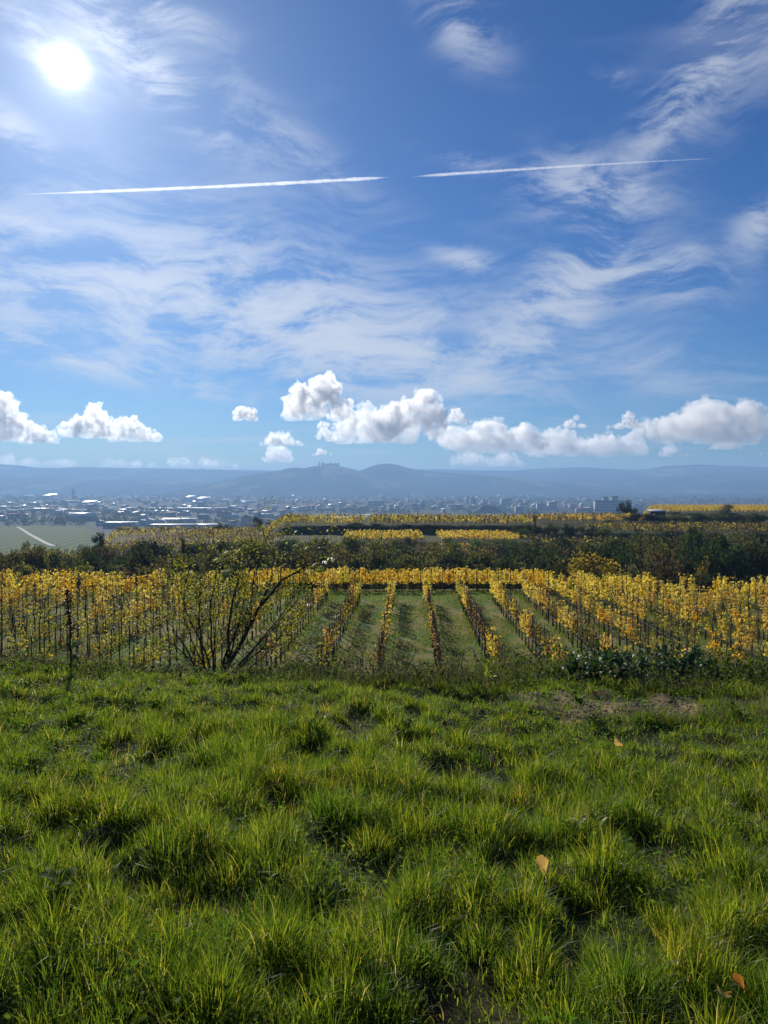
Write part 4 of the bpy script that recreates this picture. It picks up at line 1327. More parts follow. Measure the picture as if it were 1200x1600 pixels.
def build_dock():
    Y = 9.2; x = (108 - 600) / F * Y
    z0 = Hs(x, Y)
    o = root('dried_dock', (x, Y, z0 - .03), 'tall dark dried dock stalk standing above the left edge of the grass', 'weed stalk')
    top = P(103, 918, Y).z - z0
    c = [(0, 0, 0), (-.02, .01, top * .3), (-.0, .0, top * .5), (-.03, 0, top * .72), (-.045, 0, top)]
    mb = MB(); mb.tube(c, [.011, .010, .008, .006, .003], 6); obj('stem', mb.mesh('stem', DOCK), o)
    pts = []
    for i in range(520):
        t = .38 + .62 * (random.random() ** .8)
        k = t * 4; j = min(3, int(k)); f = k - j
        p = np.array(c[j]) * (1 - f) + np.array(c[j + 1]) * f
        w = .028 * (1 + .6 * math.sin(t * 38)) * (1.15 - t * .5)
        pts.append(p + np.array([random.gauss(0, w), random.gauss(0, w), random.gauss(0, .01)]))
    V, T = leaf_cards(np.array(pts), .022, 1, .9)
    m = foliage('dock_seed', [(0, (0.03, 0.014, 0.012)), (1, (0.09, 0.035, 0.022))], trans=.15)
    s = obj('seed_cluster', mesh_np('seed_cluster', V, T, m), o); s['kind'] = 'stuff'
    lf = broad_leaf_mesh('leaf', WEED_MATT, .22, .06, curl=.2, droop=.9)
    for i in range(6):
        l = obj('leaf', lf, o); l.location = (0, 0, random.uniform(.02, .3)); l.rotation_euler = (random.uniform(.2, .9), 0, i * 1.05); l.scale = (1, 1, 1)
build_dock()

def build_undergrowth():
    """Dry grass, brambles and stalks on the bank: too tangled to count."""
    parts = []
    n = 26000
    px = rng.uniform(-60, 1260, n)
    Y = 8.3 + 3.6 * rng.random(n)
    x = (px - 600) / F * Y
    right = sstep(760, 860, px)
    lo = 8.7 + .55 * right; hi = 10.2 + 1.5 * right
    ok = (Y > lo) & (Y < hi) & (rng.random(n) < .45 + .55 * sstep(420, 520, px)) & (path_mask(x, Y) < .4)
    x, Y = x[ok], Y[ok]; m = len(x)
    tall = .07 + .34 * rng.random(m) * sstep(.3, .6, fbm(x * .9, Y * .9, o=2, seed=131))
    v, q, t = blades(x, Y, H(x, Y) - .02, tall, rng.uniform(.004, .009, m), rng.uniform(0, 6.28, m), rng.uniform(.05, .5, m), rng.uniform(.1, .9, m), 3)
    k = 16000
    bx = rng.uniform(-60, 1260, k); by = 8.7 + 3.0 * rng.random(k); xx = (bx - 600) / F * by
    hgt = rng.random(k) * (.08 + .24 * sstep(.36, .62, fbm(xx * .8, by * .8, o=2, seed=133))) * (.5 + .6 * sstep(430, 520, bx))
    ok = (by > 8.8 + .6 * sstep(760, 860, bx)) & (path_mask(xx, by) < .4) & (by < 10.4 + 1.4 * sstep(760, 860, bx))
    p = np.stack([xx, by, H(xx, by) + hgt], 1)[ok]
    lv, lt = leaf_cards(p, rng.uniform(.025, .065, len(p)), .7, .7)
    me = mesh_np('undergrowth', np.concatenate([v, lv]), [np.concatenate([t, lt + len(v)]), q], [DRY, WEED_MID, WEED_MATT], False,
                 np.concatenate([(rng.random(len(t)) < .5).astype(int), rng.choice([0, 1, 2, 2], len(lt)), (rng.random(len(q)) < .5).astype(int)]))
    obj('undergrowth', me, kind='stuff', label='tangled dry grass, brambles and low leaves along the brow of the bank')
    # dry grass of the mound in front of the soil track, right
    n = 9000
    px = rng.uniform(930, 1260, n); Y = 7.4 + 2.2 * rng.random(n); x = (px - 600) / F * Y
    yc = 8.30 + .34 * (x - 2)
    ok = (path_mask(x, Y) < .3) & (Y < yc - .35) & (Y > yc - 1.5 + .8 * (1 - sstep(960, 1030, px)))
    x, Y = x[ok], Y[ok]; n = len(x)
    v, q, t = blades(x, Y, H(x, Y) - .02, rng.uniform(.08, .24, n), rng.uniform(.003, .007, n), rng.uniform(0, 6.28, n), rng.uniform(.1, .6, n), rng.uniform(.1, .8, n), 3)
    me = mesh_np('dry_grass', v, [t, q], [DRY, GRASS], False, np.concatenate([(rng.random(len(t)) < .45).astype(int), (rng.random(len(q)) < .45).astype(int)]))
    obj('dry_grass', me, kind='stuff', label='pale dry grass on the low mound beside the bare soil')
    n = 14000
    px = rng.uniform(740, 1260, n); Y = 9.2 + 2.4 * rng.random(n); x = (px - 600) / F * Y
    ok = (path_mask(x, Y) < .3) & (rng.random(n) < .25 + .75 * (sstep(1080, 1140, px) + 1 - sstep(830, 900, px)))
    x, Y = x[ok], Y[ok]; n = len(x)
    v, q, t = blades(x, Y, H(x, Y) - .02, rng.uniform(.08, .25, n) * (.6 + .6 * fbm(x * 2, Y * 2, o=2, seed=137)), rng.uniform(.004, .008, n), rng.uniform(0, 6.28, n), rng.uniform(.05, .5, n), rng.uniform(.1, .8, n), 3)
    me = mesh_np('bank_grass', v, [t, q], [GRASS], False)
    me.attributes.new('tuft', 'FLOAT', 'POINT').data.foreach_set('value', np.full(len(v), .4, np.float32))
    obj('bank_grass', me, kind='stuff', label='long green grass on the bank at the right of the brow')
    # bramble canes arching over the bank, centre
    cane = plain('bramble_cane', (0.06, 0.035, 0.03), .8)
    for i in range(16):
        px0 = 470 + 330 * (i + random.random()) / 16; Y = random.uniform(9.2, 10.2); x = (px0 - 600) / F * Y
        z = Hs(x, Y); L = random.uniform(.5, .95); a = random.uniform(0, 6.28); h = random.uniform(.3, .55)
        mb = MB(); mb.tube([(0, 0, -.02), (L * .25 * math.cos(a), L * .25 * math.sin(a), h * .8), (L * .6 * math.cos(a), L * .6 * math.sin(a), h), (L * math.cos(a), L * math.sin(a), h * .5)], [.005, .0045, .004, .002], 5)
        obj('bramble_cane', mb.mesh('bramble_cane', cane, True), None, (x, Y, z), f'dark arching bramble cane over the central bank, {ORD[i + 1]} from left', 'bramble', 'bramble canes on the central bank')
build_undergrowth()

def build_stones():
    sm = plain('pale_stone', (0.26, 0.21, 0.16), .95, .45, 4)
    n = 9000
    x = rng.uniform(1.2, 6.5, n); y = rng.uniform(7.2, 11.0, n)
    k = path_mask(x, y) > .45
    x, y = x[k][:1500], y[k][:1500]; n = len(x)
    r = rng.uniform(.005, .022, n) * np.where(rng.random(n) < .93, 1, 2.0)
    octa = np.array([(1, 0, 0), (-1, 0, 0), (0, 1, 0), (0, -1, 0), (0, 0, .7), (0, 0, -.5)])
    V = octa[None] * r[:, None, None] * (1 + rng.normal(0, .25, (n, 6, 1))) + np.stack([x, y, H(x, y) + r * .2], 1)[:, None, :]
    Fc = np.array([(0, 2, 4), (2, 1, 4), (1, 3, 4), (3, 0, 4), (2, 0, 5), (1, 2, 5), (3, 1, 5), (0, 3, 5)])[None] + (np.arange(n) * 6)[:, None, None]
    V, Fc = [V.reshape(-1, 3)], [Fc.reshape(-1, 3)]
    obj('gravel', mesh_np('gravel', np.concatenate(V), np.concatenate(Fc), sm), kind='stuff', label='small pale stones strewn over the bare soil')
build_stones()

# ------------------------------------------------------------------ town in the valley
VALLEY = -78.0
ROOF = {'white': plain('white_sheet_roof', (0.60, 0.60, 0.58), .45, .06, .1), 'grey': plain('grey_roof', (0.28, 0.30, 0.32), .5, .1, .1),
        'red': plain('red_tile_roof', (0.30, 0.13, 0.085), .8, .2, .2), 'dark': plain('dark_roof', (0.07, 0.075, 0.085), .7, .2, .1), 'tan': plain('tan_roof', (0.42, 0.33, 0.22), .7, .1, .1)}
WALL = {'white': plain('white_render', (0.60, 0.58, 0.54), .85, .06, .2), 'grey': plain('grey_cladding', (0.30, 0.32, 0.35), .7, .08, .2), 'pink': plain('pinkish_render', (0.55, 0.40, 0.34), .85, .06, .2),
        'pale': plain('pale_grey_render', (0.42, 0.42, 0.42), .85, .06, .2), 'blue': plain('blue_grey_cladding', (0.16, 0.21, 0.28), .6, .08, .2), 'cream': plain('cream_render', (0.62, 0.55, 0.42), .85, .06, .2)}
GLASS = plain('dark_window_band', (0.05, 0.06, 0.08), .15, spec=.6)
_cache = {}
def building(px0, px1, ybase, h, depth, wall='white', roof='white', shape='flat', label='', name='building', cat='building', group=None, bands=0, rz=0.0):
    """Block between two photograph columns, standing on the valley floor at the row ybase."""
    Y = -VALLEY * F / (ybase - 758.0)
    x0, x1 = (px0 - 600) / F * Y, (px1 - 600) / F * Y
    w = x1 - x0; zb = Hs((x0 + x1) / 2, Y) - 1.5
    o = root(name, ((x0 + x1) / 2, Y, zb), label, cat, group, rz)
    h = h + 1.5
    mb = MB(); mb.box(-w / 2, w / 2, 0, depth, 0, h); obj('wall', mb.mesh('wall', WALL[wall]), o)
    mb = MB(); e = .8
    if shape == 'flat':
        mb.box(-w / 2 - e, w / 2 + e, -e, depth + e, h, h + max(.6, h * .06))
    elif shape == 'shed':
        V = [(-w / 2 - e, -e, h), (w / 2 + e, -e, h), (w / 2 + e, depth + e, h + depth * .12), (-w / 2 - e, depth + e, h + depth * .12), (-w / 2 - e, depth + e, h), (w / 2 + e, depth + e, h)]
        mb.add(V, [(0, 1, 2, 3), (0, 4, 5, 1), (3, 2, 5, 4), (0, 3, 4), (1, 5, 2)])
    else:      # ridge across the view ('gable') or along it ('front')
        rh = (depth if shape == 'gable' else w) * (.28 if shape == 'front' else .22)
        if shape == 'gable':
            V = [(-w / 2 - e, -e, h), (w / 2 + e, -e, h), (w / 2 + e, depth + e, h), (-w / 2 - e, depth + e, h), (-w / 2 - e, depth / 2, h + rh), (w / 2 + e, depth / 2, h + rh)]
            mb.add(V, [(0, 1, 5, 4), (2, 3, 4, 5), (0, 4, 3), (1, 2, 5), (0, 3, 2, 1)])
        else:
            V = [(-w / 2 - e, -e, h), (w / 2 + e, -e, h), (w / 2 + e, depth + e, h), (-w / 2 - e, depth + e, h), (0, -e, h + rh), (0, depth + e, h + rh)]
            mb.add(V, [(0, 4, 5, 3), (1, 2, 5, 4), (0, 1, 4), (2, 3, 5), (0, 3, 2, 1)])
    obj('roof', mb.mesh('roof', ROOF[roof]), o)
    for b in range(bands):
        mb = MB(); z = 1.5 + (h - 1.5) * (b + .35) / bands; hh = (h - 1.5) / bands * .42
        n = max(2, int(w / 7)); 
        for q in range(n): mb.box(-w / 2 + w * (q + .08) / n, -w / 2 + w * (q + .92) / n, -.15, .05, z, z + hh)
        k = obj('window_band', mb.mesh('window_band', GLASS), o)
    return o

def build_town():
    B = building
    B(103, 144, 815, 9, 42, 'blue', 'white', 'gable', 'long hall with bright white roof above the left slope', rz=.05)
    B(160, 206, 826, 10, 34, 'blue', 'white', 'flat', 'dark blue fronted hall with white roof edge at the foot of the left slope', bands=1)
    B(149, 159, 822, 7, 20, 'white', 'grey', 'front', 'white gabled shed left of the dark blue hall')
    B(10, 27, 811, 8, 22, 'white', 'red', 'gable', 'white house with a pinkish red roof at far left', bands=2)
    B(32, 42, 813, 10, 16, 'white', 'tan', 'front', 'white gabled house right of the red roofed one at far left', bands=2)
    B(-8, 4, 815, 8, 20, 'white', 'white', 'gable', 'white house cut by the left edge of the picture')
    B(35, 84, 798, 7, 60, 'grey', 'white', 'flat', 'long low warehouse with a white roof line at left')
    B(87, 106, 799, 6, 50, 'grey', 'white', 'flat', 'shorter white roofed warehouse continuing the long one')
    B(57, 72, 781, 12, 150, 'cream', 'white', 'shed', 'far shed with a bright glinting roof at left')
    B(120, 137, 792, 11, 90, 'cream', 'white', 'shed', 'shed with a glaring white roof left of centre-left silo')
    B(31, 39, 778, 14, 120, 'white', 'white', 'flat', 'small far white block above the long warehouse')
    B(92, 113, 786, 9, 90, 'grey', 'tan', 'flat', 'far flat tan hall behind the glaring white roof')
    B(273, 376, 800, 11, 55, 'pink', 'white', 'flat', 'very long pinkish warehouse with a white roof edge in the mid town', bands=1)
    B(228, 271, 797, 6, 50, 'grey', 'white', 'flat', 'long thin roof line left of the pinkish warehouse')
    B(250, 303, 820, 9, 26, 'pink', 'white', 'shed', 'long shed with a glaring white roof behind the big flat hall')
    B(213, 224, 822, 8, 26, 'white', 'white', 'front', 'white gabled hall, left of three in a row')
    B(225, 238, 822, 9, 26, 'white', 'white', 'front', 'white gabled hall, middle of three in a row')
    B(239, 254, 822, 8, 26, 'white', 'white', 'front', 'white gabled hall, right of three in a row')
    B(218, 228, 815, 10, 20, 'white', 'white', 'gable', 'small bright house behind the three gabled halls')
    B(230, 300, 829, 9, 38, 'blue', 'grey', 'flat', 'wide blue-grey hall with a flat roof near the left field edge')
    B(296, 342, 828, 8, 44, 'grey', 'white', 'flat', 'wide pale-roofed hall right of the blue-grey hall')
    B(285, 296, 784, 14, 120, 'cream', 'white', 'shed', 'far glinting roof, left of the pair behind the pinkish warehouse')
    B(303, 320, 785, 10, 120, 'white', 'white', 'shed', 'far glinting roof, right of the pair behind the pinkish warehouse')
    B(342, 352, 785, 10, 120, 'white', 'grey', 'flat', 'far small white block right of the glinting pair')
    B(371, 394, 786, 9, 120, 'white', 'grey', 'flat', 'far wide grey roof above the right end of the pinkish warehouse')
    B(353, 371, 810, 8, 30, 'white', 'white', 'flat', 'short white bar building below the pinkish warehouse')
    B(308, 324, 812, 10, 30, 'blue', 'dark', 'flat', 'dark flat block between the white shed and the white bar')
    B(359, 370, 824, 9, 18, 'pink', 'red', 'gable', 'reddish roofed house beside the skyline trees', bands=2)
    B(376, 392, 822, 16, 24, 'grey', 'dark', 'front', 'dark gabled barn between the skyline trees')
    B(240, 247, 805, 8, 20, 'white', 'white', 'gable', 'small white house, first of the row below the warehouse')
    B(251, 256, 805, 8, 20, 'white', 'white', 'gable', 'small white house, second of the row below the warehouse')
    B(259, 263, 805, 8, 20, 'cream', 'white', 'gable', 'small cream house, third of the row below the warehouse')
    B(274, 287, 806, 7, 24, 'white', 'white', 'flat', 'low white block, fourth of the row below the warehouse')
    B(290, 296, 806, 8, 20, 'white', 'grey', 'gable', 'small white house, fifth of the row below the warehouse')
    B(184, 200, 804, 9, 26, 'pink', 'white', 'gable', 'pinkish house with white roof left of the row of small houses')
    B(520, 584, 819, 13, 40, 'blue', 'white', 'flat', 'large dark-fronted hall with a long white roof edge, centre left', bands=1)
    B(566, 583, 813, 9, 30, 'white', 'white', 'shed', 'bright white sloping roof at the right end of the large hall')
    B(470, 540, 818, 9, 44, 'grey', 'grey', 'flat', 'wide grey flat hall left of the large dark hall', bands=1)
    B(466, 500, 811, 8, 40, 'white', 'grey', 'flat', 'pale flat hall behind the wide grey one')
    B(432, 466, 817, 8, 36, 'grey', 'white', 'flat', 'grey hall with white roof edge right of the skyline trees')
    B(451, 458, 804, 10, 30, 'white', 'white', 'front', 'tiny tilted bright roof above the grey halls')
    B(499, 506, 798, 9, 40, 'white', 'white', 'flat', 'bright little block, left of the pair above the halls')
    B(508, 518, 798, 9, 40, 'white', 'white', 'flat', 'bright little block, right of the pair above the halls')
    B(455, 472, 798, 8, 50, 'white', 'white', 'flat', 'thin white roof left of the bright pair')
    B(405, 432, 809, 8, 40, 'blue', 'grey', 'flat', 'blue-grey warehouse right of the dark skyline tree')
    B(424, 433, 793, 8, 60, 'white', 'white', 'flat', 'far white roof above the blue-grey warehouse')
    B(931, 986, 803, 35, 22, 'pale', 'dark', 'flat', 'long white hospital-like block with dark flat roof behind the skyline tree', bands=5)
    B(943, 950, 800.9, 43, 10, 'grey', 'dark', 'flat', 'dark plant room rising from the left of the long white block')
    B(956, 966, 800.9, 44, 10, 'grey', 'dark', 'flat', 'dark plant room rising from the middle of the long white block')
    B(902, 928, 803, 12, 22, 'pink', 'red', 'gable', 'low reddish roofed building left of the long white block', bands=2)
    B(806, 818, 802, 18, 18, 'white', 'white', 'flat', 'white apartment block at the right end of the central town', bands=5)
    B(735, 744, 792, 30, 20, 'white', 'grey', 'flat', 'pale high-rise slab beyond the dark mound, left one', bands=7)
    B(754, 760, 791, 26, 20, 'white', 'grey', 'flat', 'pale high-rise slab beyond the dark mound, right one', bands=6)
    B(728, 734, 787, 30, 20, 'white', 'white', 'flat', 'far narrow high-rise left of the pale slabs', bands=6)
    B(784, 800, 790, 26, 30, 'white', 'grey', 'flat', 'pale wide block right of the dark mound', bands=4)
    B(641, 655, 794, 20, 30, 'white', 'grey', 'flat', 'pale block group left part near the mast', bands=3)
    B(657, 665, 793, 24, 30, 'white', 'white', 'flat', 'pale block group right part near the mast', bands=4)
    B(700, 722, 796, 14, 40, 'grey', 'grey', 'flat', 'long pale grey hall left of the dark mound', bands=2)
    B(575, 598, 790, 18, 40, 'grey', 'grey', 'flat', 'far grey works building above the large dark hall', bands=2)
    B(840, 852, 797, 20, 24, 'white', 'grey', 'flat', 'pale apartment block, left of two above the yellow terrace', bands=4)
    B(858, 870, 796, 22, 24, 'cream', 'grey', 'flat', 'pale apartment block, right of two above the yellow terrace', bands=4)
    # small houses spread through the town that nothing in the photograph tells apart
    for band, (xa, xb, ya, yb, n, where) in enumerate((
            (0, 230, 786, 808, 34, 'left part of the town'), (230, 480, 784, 812, 36, 'middle left of the town'),
            (480, 720, 782, 808, 38, 'middle right of the town'), (720, 1010, 780, 800, 40, 'right part of the town'), (0, 1000, 773, 781, 30, 'far edge of the town'))):
        for i in range(n):
            px = xa + (xb - xa) * (i + random.random()) / n; yb_ = random.uniform(ya, yb)
            if xa >= 480 and yb_ > 800: yb_ -= 6
            wpx = random.uniform(4, 13) * (yb_ - 745) / 50
            wl = random.choice(('white', 'white', 'cream', 'grey', 'pink', 'white')); rf = random.choice(('red', 'dark', 'white', 'grey', 'dark', 'tan', 'white'))
            sh = random.choice(('gable', 'flat', 'gable', 'front', 'shed'))
            B(px - wpx / 2, px + wpx / 2, yb_, random.uniform(5, 13), random.uniform(12, 40), wl, rf, sh, f'small {wl} house with {rf} roof, {NTH(i + 1)} from left in the {where}', 'house', 'house', f'houses in the {where}', rz=random.uniform(-.3, .3))
    # masts, chimneys, silo
    steel = plain('mast_steel', (0.55, 0.57, 0.6), .5); conc = plain('silo_concrete', (0.34, 0.34, 0.34), .85, .1, .1)
    def mast(px, ytop, ybase, rad, label, name='mast'):
        Y = -VALLEY * F / (ybase - 758.0); x = (px - 600) / F * Y; z0 = Hs(x, Y); h = P(px, ytop, Y).z - z0
        o = root(name, (x, Y, z0 - .5), label, 'mast' if name == 'mast' else name)
        mb = MB(); mb.tube([(0, 0, 0), (0, 0, h)], [rad, rad * .5], 8); obj('shaft', mb.mesh('shaft', steel if name == 'mast' else conc), o)
        mb = MB(); mb.tube([(0, 0, h * .93), (0, 0, h * .955)], [rad * 2.4, rad * 2.4], 10); obj('platform', mb.mesh('platform', steel), o)
    mast(638, 768, 812, 1.0, 'thin pale mast rising over the central town')
    mast(739, 774, 793, 2.6, 'pale chimney between the high-rise slabs', 'chimney')
    mast(403, 788, 813, .7, 'thin dark lamp mast right of the skyline trees')
    mast(414, 786, 812, .6, 'thinner mast right of the lamp mast')
    mast(553, 808, 822, .35, 'short pale pole before the large dark hall')
    Y = -VALLEY * F / (780 - 758.0); x = (115 - 600) / F * Y; z0 = Hs(x, Y)
    o = root('silo_tower', (x, Y, z0 - 1), 'tall grey silo tower on the far left edge of the town', 'silo')
    mb = MB(); h = P(115, 763, Y).z - z0
    for q in range(3): mb.tube([(q * 6 - 6, 0, 0), (q * 6 - 6, 0, h * .86)], 3.4, 10)
    obj('bins', mb.mesh('bins', conc), o)
    mb = MB(); mb.box(-10, 3, -4, 4, h * .86, h); obj('head_house', mb.mesh('head_house', conc), o)
    # dark heap beyond the terrace
    Y = -VALLEY * F / (801 - 758.0)
    bx = (762 - 600) / F * Y
    xs, ys = np.meshgrid(np.linspace(-1, 1, 40), np.linspace(-1, 1, 20))
    hh = np.clip(1 - (xs ** 2 + ys ** 2), 0, 1) ** .8 * 22 * (.8 + .5 * fbm(xs * 3 + 4, ys * 3, o=3, seed=151))
    idx = np.arange(800).reshape(20, 40)
    q = np.stack([idx[:-1, :-1], idx[:-1, 1:], idx[1:, 1:], idx[1:, :-1]], -1).reshape(-1, 4)
    me = mesh_np('spoil_heap', np.stack([xs * 46, ys * 40, hh - 1], -1).reshape(-1, 3), q, plain('dark_spoil', (0.06, 0.055, 0.05), .95, .3, .2), True)
    obj('spoil_heap', me, None, (bx, Y, Hs(bx, Y)), 'dark flat-topped heap in the haze behind the terrace vines', 'heap')
    # pale farm track on the far left slope
    pts = [(27, 823.5), (34, 827), (46, 835), (60, 842.5), (72, 849), (84, 853.5)]
    V = []
    for px, py in pts:
        x, y = ground_at_px(px, py, 330, 1300)
        w = 2.2
        V += [(x - w, y, Hs(x - w, y) + .25), (x + w, y, Hs(x + w, y) + .25)]
    k = len(pts)
    me = mesh_np('farm_track', np.array(V), np.array([(2 * i, 2 * i + 1, 2 * i + 3, 2 * i + 2) for i in range(k - 1)]), plain('pale_gravel_track', (0.55, 0.52, 0.46), .95, .1, .3))
    obj('farm_track', me, kind='structure', label='pale farm track down the far left vineyard slope')
build_town()

def build_far_trees():
    """Belts of town and riverside trees that merge into one mass in the haze."""
    n = 6500
    py = 771 + 52 * rng.random(n) ** 1.6
    px = rng.uniform(-60, 1260, n)
    Y = -VALLEY * F / (py - 758.0)
    x = (px - 600) / F * Y
    keep = fbm(x * .006, Y * .0022, o=3, seed=161) + .25 * (Y > 3200) > .47
    keep &= (px < 470) | (py < 806)
    x, Y = x[keep], Y[keep]; z = H(x, Y)
    V, T, off = [], [], 0
    per = 16
    m = len(x)
    w = rng.uniform(5, 11, m) * np.clip(Y / 2500, 1, 2.0); h = rng.uniform(6, 15, m)
    i = np.repeat(np.arange(m), per)
    d = rng.normal(0, 1, (m * per, 3)); d /= np.linalg.norm(d, axis=1)[:, None]
    p = np.stack([x[i] + d[:, 0] * w[i] * .5, Y[i] + d[:, 1] * w[i] * .5, z[i] + h[i] * (.55 + .42 * d[:, 2])], 1)
    v, t = leaf_cards(p, w[i] * rng.uniform(.28, .5, m * per), .9, .9)
    obj('distant_trees', mesh_np('distant_trees', v, t, TREE_MAT['dark']), kind='stuff', label='dark belts of trees between the houses of the valley')
    # flood-plain forest along the river: long dark belts
build_far_trees()

# ------------------------------------------------------------------ abbey on the hill
def build_abbey():
    Y = 6400.0
    stone = plain('abbey_render', (0.34, 0.31, 0.27), .9, .1, .05); slate = plain('abbey_roof', (0.13, 0.09, 0.08), .85)
    a = P(498, 728, Y); b = P(531, 728, Y)
    z0 = a.z - 12
    o = root('hilltop_abbey', ((a.x + b.x) / 2, Y, z0), 'large abbey with towers crowning the wooded hill', 'abbey')
    W = b.x - a.x
    def blk(nm, x0, x1, y0, y1, h, rh, spire=False):
        mb = MB(); mb.box(x0, x1, y0, y1, 0, h + 12); w = obj(nm, mb.mesh(nm, stone), o)
        mb = MB(); e = 1.0; zt = h + 12
        if spire:
            V = [(x0 - e, y0 - e, zt), (x1 + e, y0 - e, zt), (x1 + e, y1 + e, zt), (x0 - e, y1 + e, zt), ((x0 + x1) / 2, (y0 + y1) / 2, zt + rh)]
            mb.add(V, [(0, 1, 4), (1, 2, 4), (2, 3, 4), (3, 0, 4), (3, 2, 1, 0)])
        else:
            V = [(x0 - e, y0 - e, zt), (x1 + e, y0 - e, zt), (x1 + e, y1 + e, zt), (x0 - e, y1 + e, zt), (x0 - e, (y0 + y1) / 2, zt + rh), (x1 + e, (y0 + y1) / 2, zt + rh)]
            mb.add(V, [(0, 1, 5, 4), (2, 3, 4, 5), (0, 4, 3), (1, 2, 5), (3, 2, 1, 0)])
        obj('roof', mb.mesh('roof', slate), w)
    blk('wing', -W * .38, W * .40, 0, 22, 15, 6)
    blk('tower', -W * .50, -W * .43, -4, 10, 21, 17, True)
    blk('tower', -W * .33, -W * .27, -3, 10, 26, 16, True)
    blk('tower', W * .42, W * .48, -4, 10, 19, 14, True)
    blk('pavilion', W * .02, W * .12, -3, 24, 20, 9, True)
    blk('pavilion', W * .25, W * .31, -3, 24, 18, 9, True)
build_abbey()

# ------------------------------------------------------------------ cumulus clouds and the contrail
def cloud_mat(name, dens, col=(1, 1, 1), g=0.6, size=None, Hh=1.0, fuzz=None):
    m, t, out = new_mat(name)
    v = t.n('ShaderNodeVolumePrincipled')
    v.inputs['Color'].default_value = (*col, 1)
    v.inputs['Anisotropy'].default_value = g
    if size:
        tc = t.n('ShaderNodeTexCoord')
        nz = t.noise(tc.outputs['Object'], 9.0 / size, 5, 0.68)
        sp = t.n('ShaderNodeSeparateXYZ'); t.link(tc.outputs['Object'], sp.inputs[0])
        base = t.mrange(sp.outputs[2], -.12 * Hh, .38 * Hh, .25, 1.0)
        d = t.math('MULTIPLY', t.mrange(nz, .42, .60), dens)
        t.link(t.math('MULTIPLY', d, base), v.inputs['Density'])
    elif fuzz:
        tc = t.n('ShaderNodeTexCoord')
        nz = t.noise(tc.outputs['Object'], 1.0 / fuzz, 3, 0.6)
        t.link(t.math('MULTIPLY', t.mrange(nz, .12, .72), dens), v.inputs['Density'])
    else:
        v.inputs['Density'].default_value = dens
    t.link(v.outputs[0], out.inputs['Volume'])
    return m

def _ico(sub):
    bm = bmesh.new(); bmesh.ops.create_icosphere(bm, subdivisions=sub, radius=1.0)
    bm.verts.ensure_lookup_table()
    v = np.array([tuple(q.co) for q in bm.verts]); f = np.array([[q.index for q in p.verts] for p in bm.faces]); bm.free()
    return v, f
ICO = {1: _ico(1), 2: _ico(2)}

def cloud_mesh(W, Hh, seed, lumps, towers=((0.0, 1.0),)):
    """Cauliflower-topped, flat-based cumulus about W wide and Hh high."""
    r = random.Random(seed)
    BV, BF, cnt = [], [], 0
    def ball(c, rad, sub):
        nonlocal cnt
        v, f = ICO[sub]
        BV.append(v * (rad, rad, rad * r.uniform(.82, 1.0)) + np.array(c)); BF.append(f + cnt); cnt += len(v)
    for i in range(lumps):
        u = r.uniform(-.48, .48)
        env = max((hh * math.exp(-((u - c) / .26) ** 2) for c, hh in towers))
        top = Hh * (.22 + .78 * env)
        rad = min(r.uniform(.09, .17) * W, top * .46)
        z = r.uniform(.2, 1.0) * max(top - rad, .05 * Hh)
        c = Vector((u * (W - 2 * rad), r.uniform(-.2, .2) * W, z))
        ball(c, rad, 2)
        for j in range(9):
            d = Vector((r.gauss(0, 1), r.gauss(-.2, 1), r.gauss(.5, .8))).normalized()
            r2 = rad * r.uniform(.24, .48); c2 = c + d * rad * .92
            ball(c2, r2, 1)
            for k in range(3):
                d2 = (d + Vector((r.gauss(0, .7), r.gauss(0, .7), r.gauss(.2, .7)))).normalized()
                ball(c2 + d2 * r2 * .9, r2 * r.uniform(.28, .5), 1)
    me = mesh_np('tmp', np.concatenate(BV), np.concatenate(BF), [])
    o = bpy.data.objects.new('tmp', me); COL.objects.link(o)
    md = o.modifiers.new('r', 'REMESH'); md.mode = 'VOXEL'; md.voxel_size = W / 160
    dg = bpy.context.evaluated_depsgraph_get()
    ev = o.evaluated_get(dg); em = ev.to_mesh()
    n = len(em.vertices)
    V = np.zeros(n * 3); em.vertices.foreach_get('co', V); V = V.reshape(-1, 3)
    N = np.zeros(n * 3); em.vertices.foreach_get('normal', N); N = N.reshape(-1, 3)
    lt = np.zeros(len(em.polygons), int); em.polygons.foreach_get('loop_total', lt)
    vi = np.zeros(len(em.loops), int); em.loops.foreach_get('vertex_index', vi)
    assert (lt == 4).all()
    Fq = vi.reshape(-1, 4)
    ev.to_mesh_clear()
    bpy.data.objects.remove(o); bpy.data.meshes.remove(me)
    s = 9.0 / min(W, Hh * 2.2)
    billow = lambda k, sd: np.abs(fbm(V[:, 0] * s * k, V[:, 1] * s * k, V[:, 2] * s * k, o=2, seed=sd) - .5) * 2
    d = (1 - billow(.8, seed)) * .030 + (1 - billow(2.0, seed + 3)) * .022 + (fbm(V[:, 0] * s * 5, V[:, 1] * s * 5, V[:, 2] * s * 5, o=2, seed=seed + 5) - .5) * .026 - .036
    V = V + N * (d * min(W, Hh * 2))[:, None]
    low = V[:, 2] < 0
    V[low, 2] *= .18
    V[:, 2] += (fbm(V[:, 0] * s * .5, V[:, 1] * s * .5, o=2, seed=seed + 8) - .5) * .05 * Hh
    return V, Fq

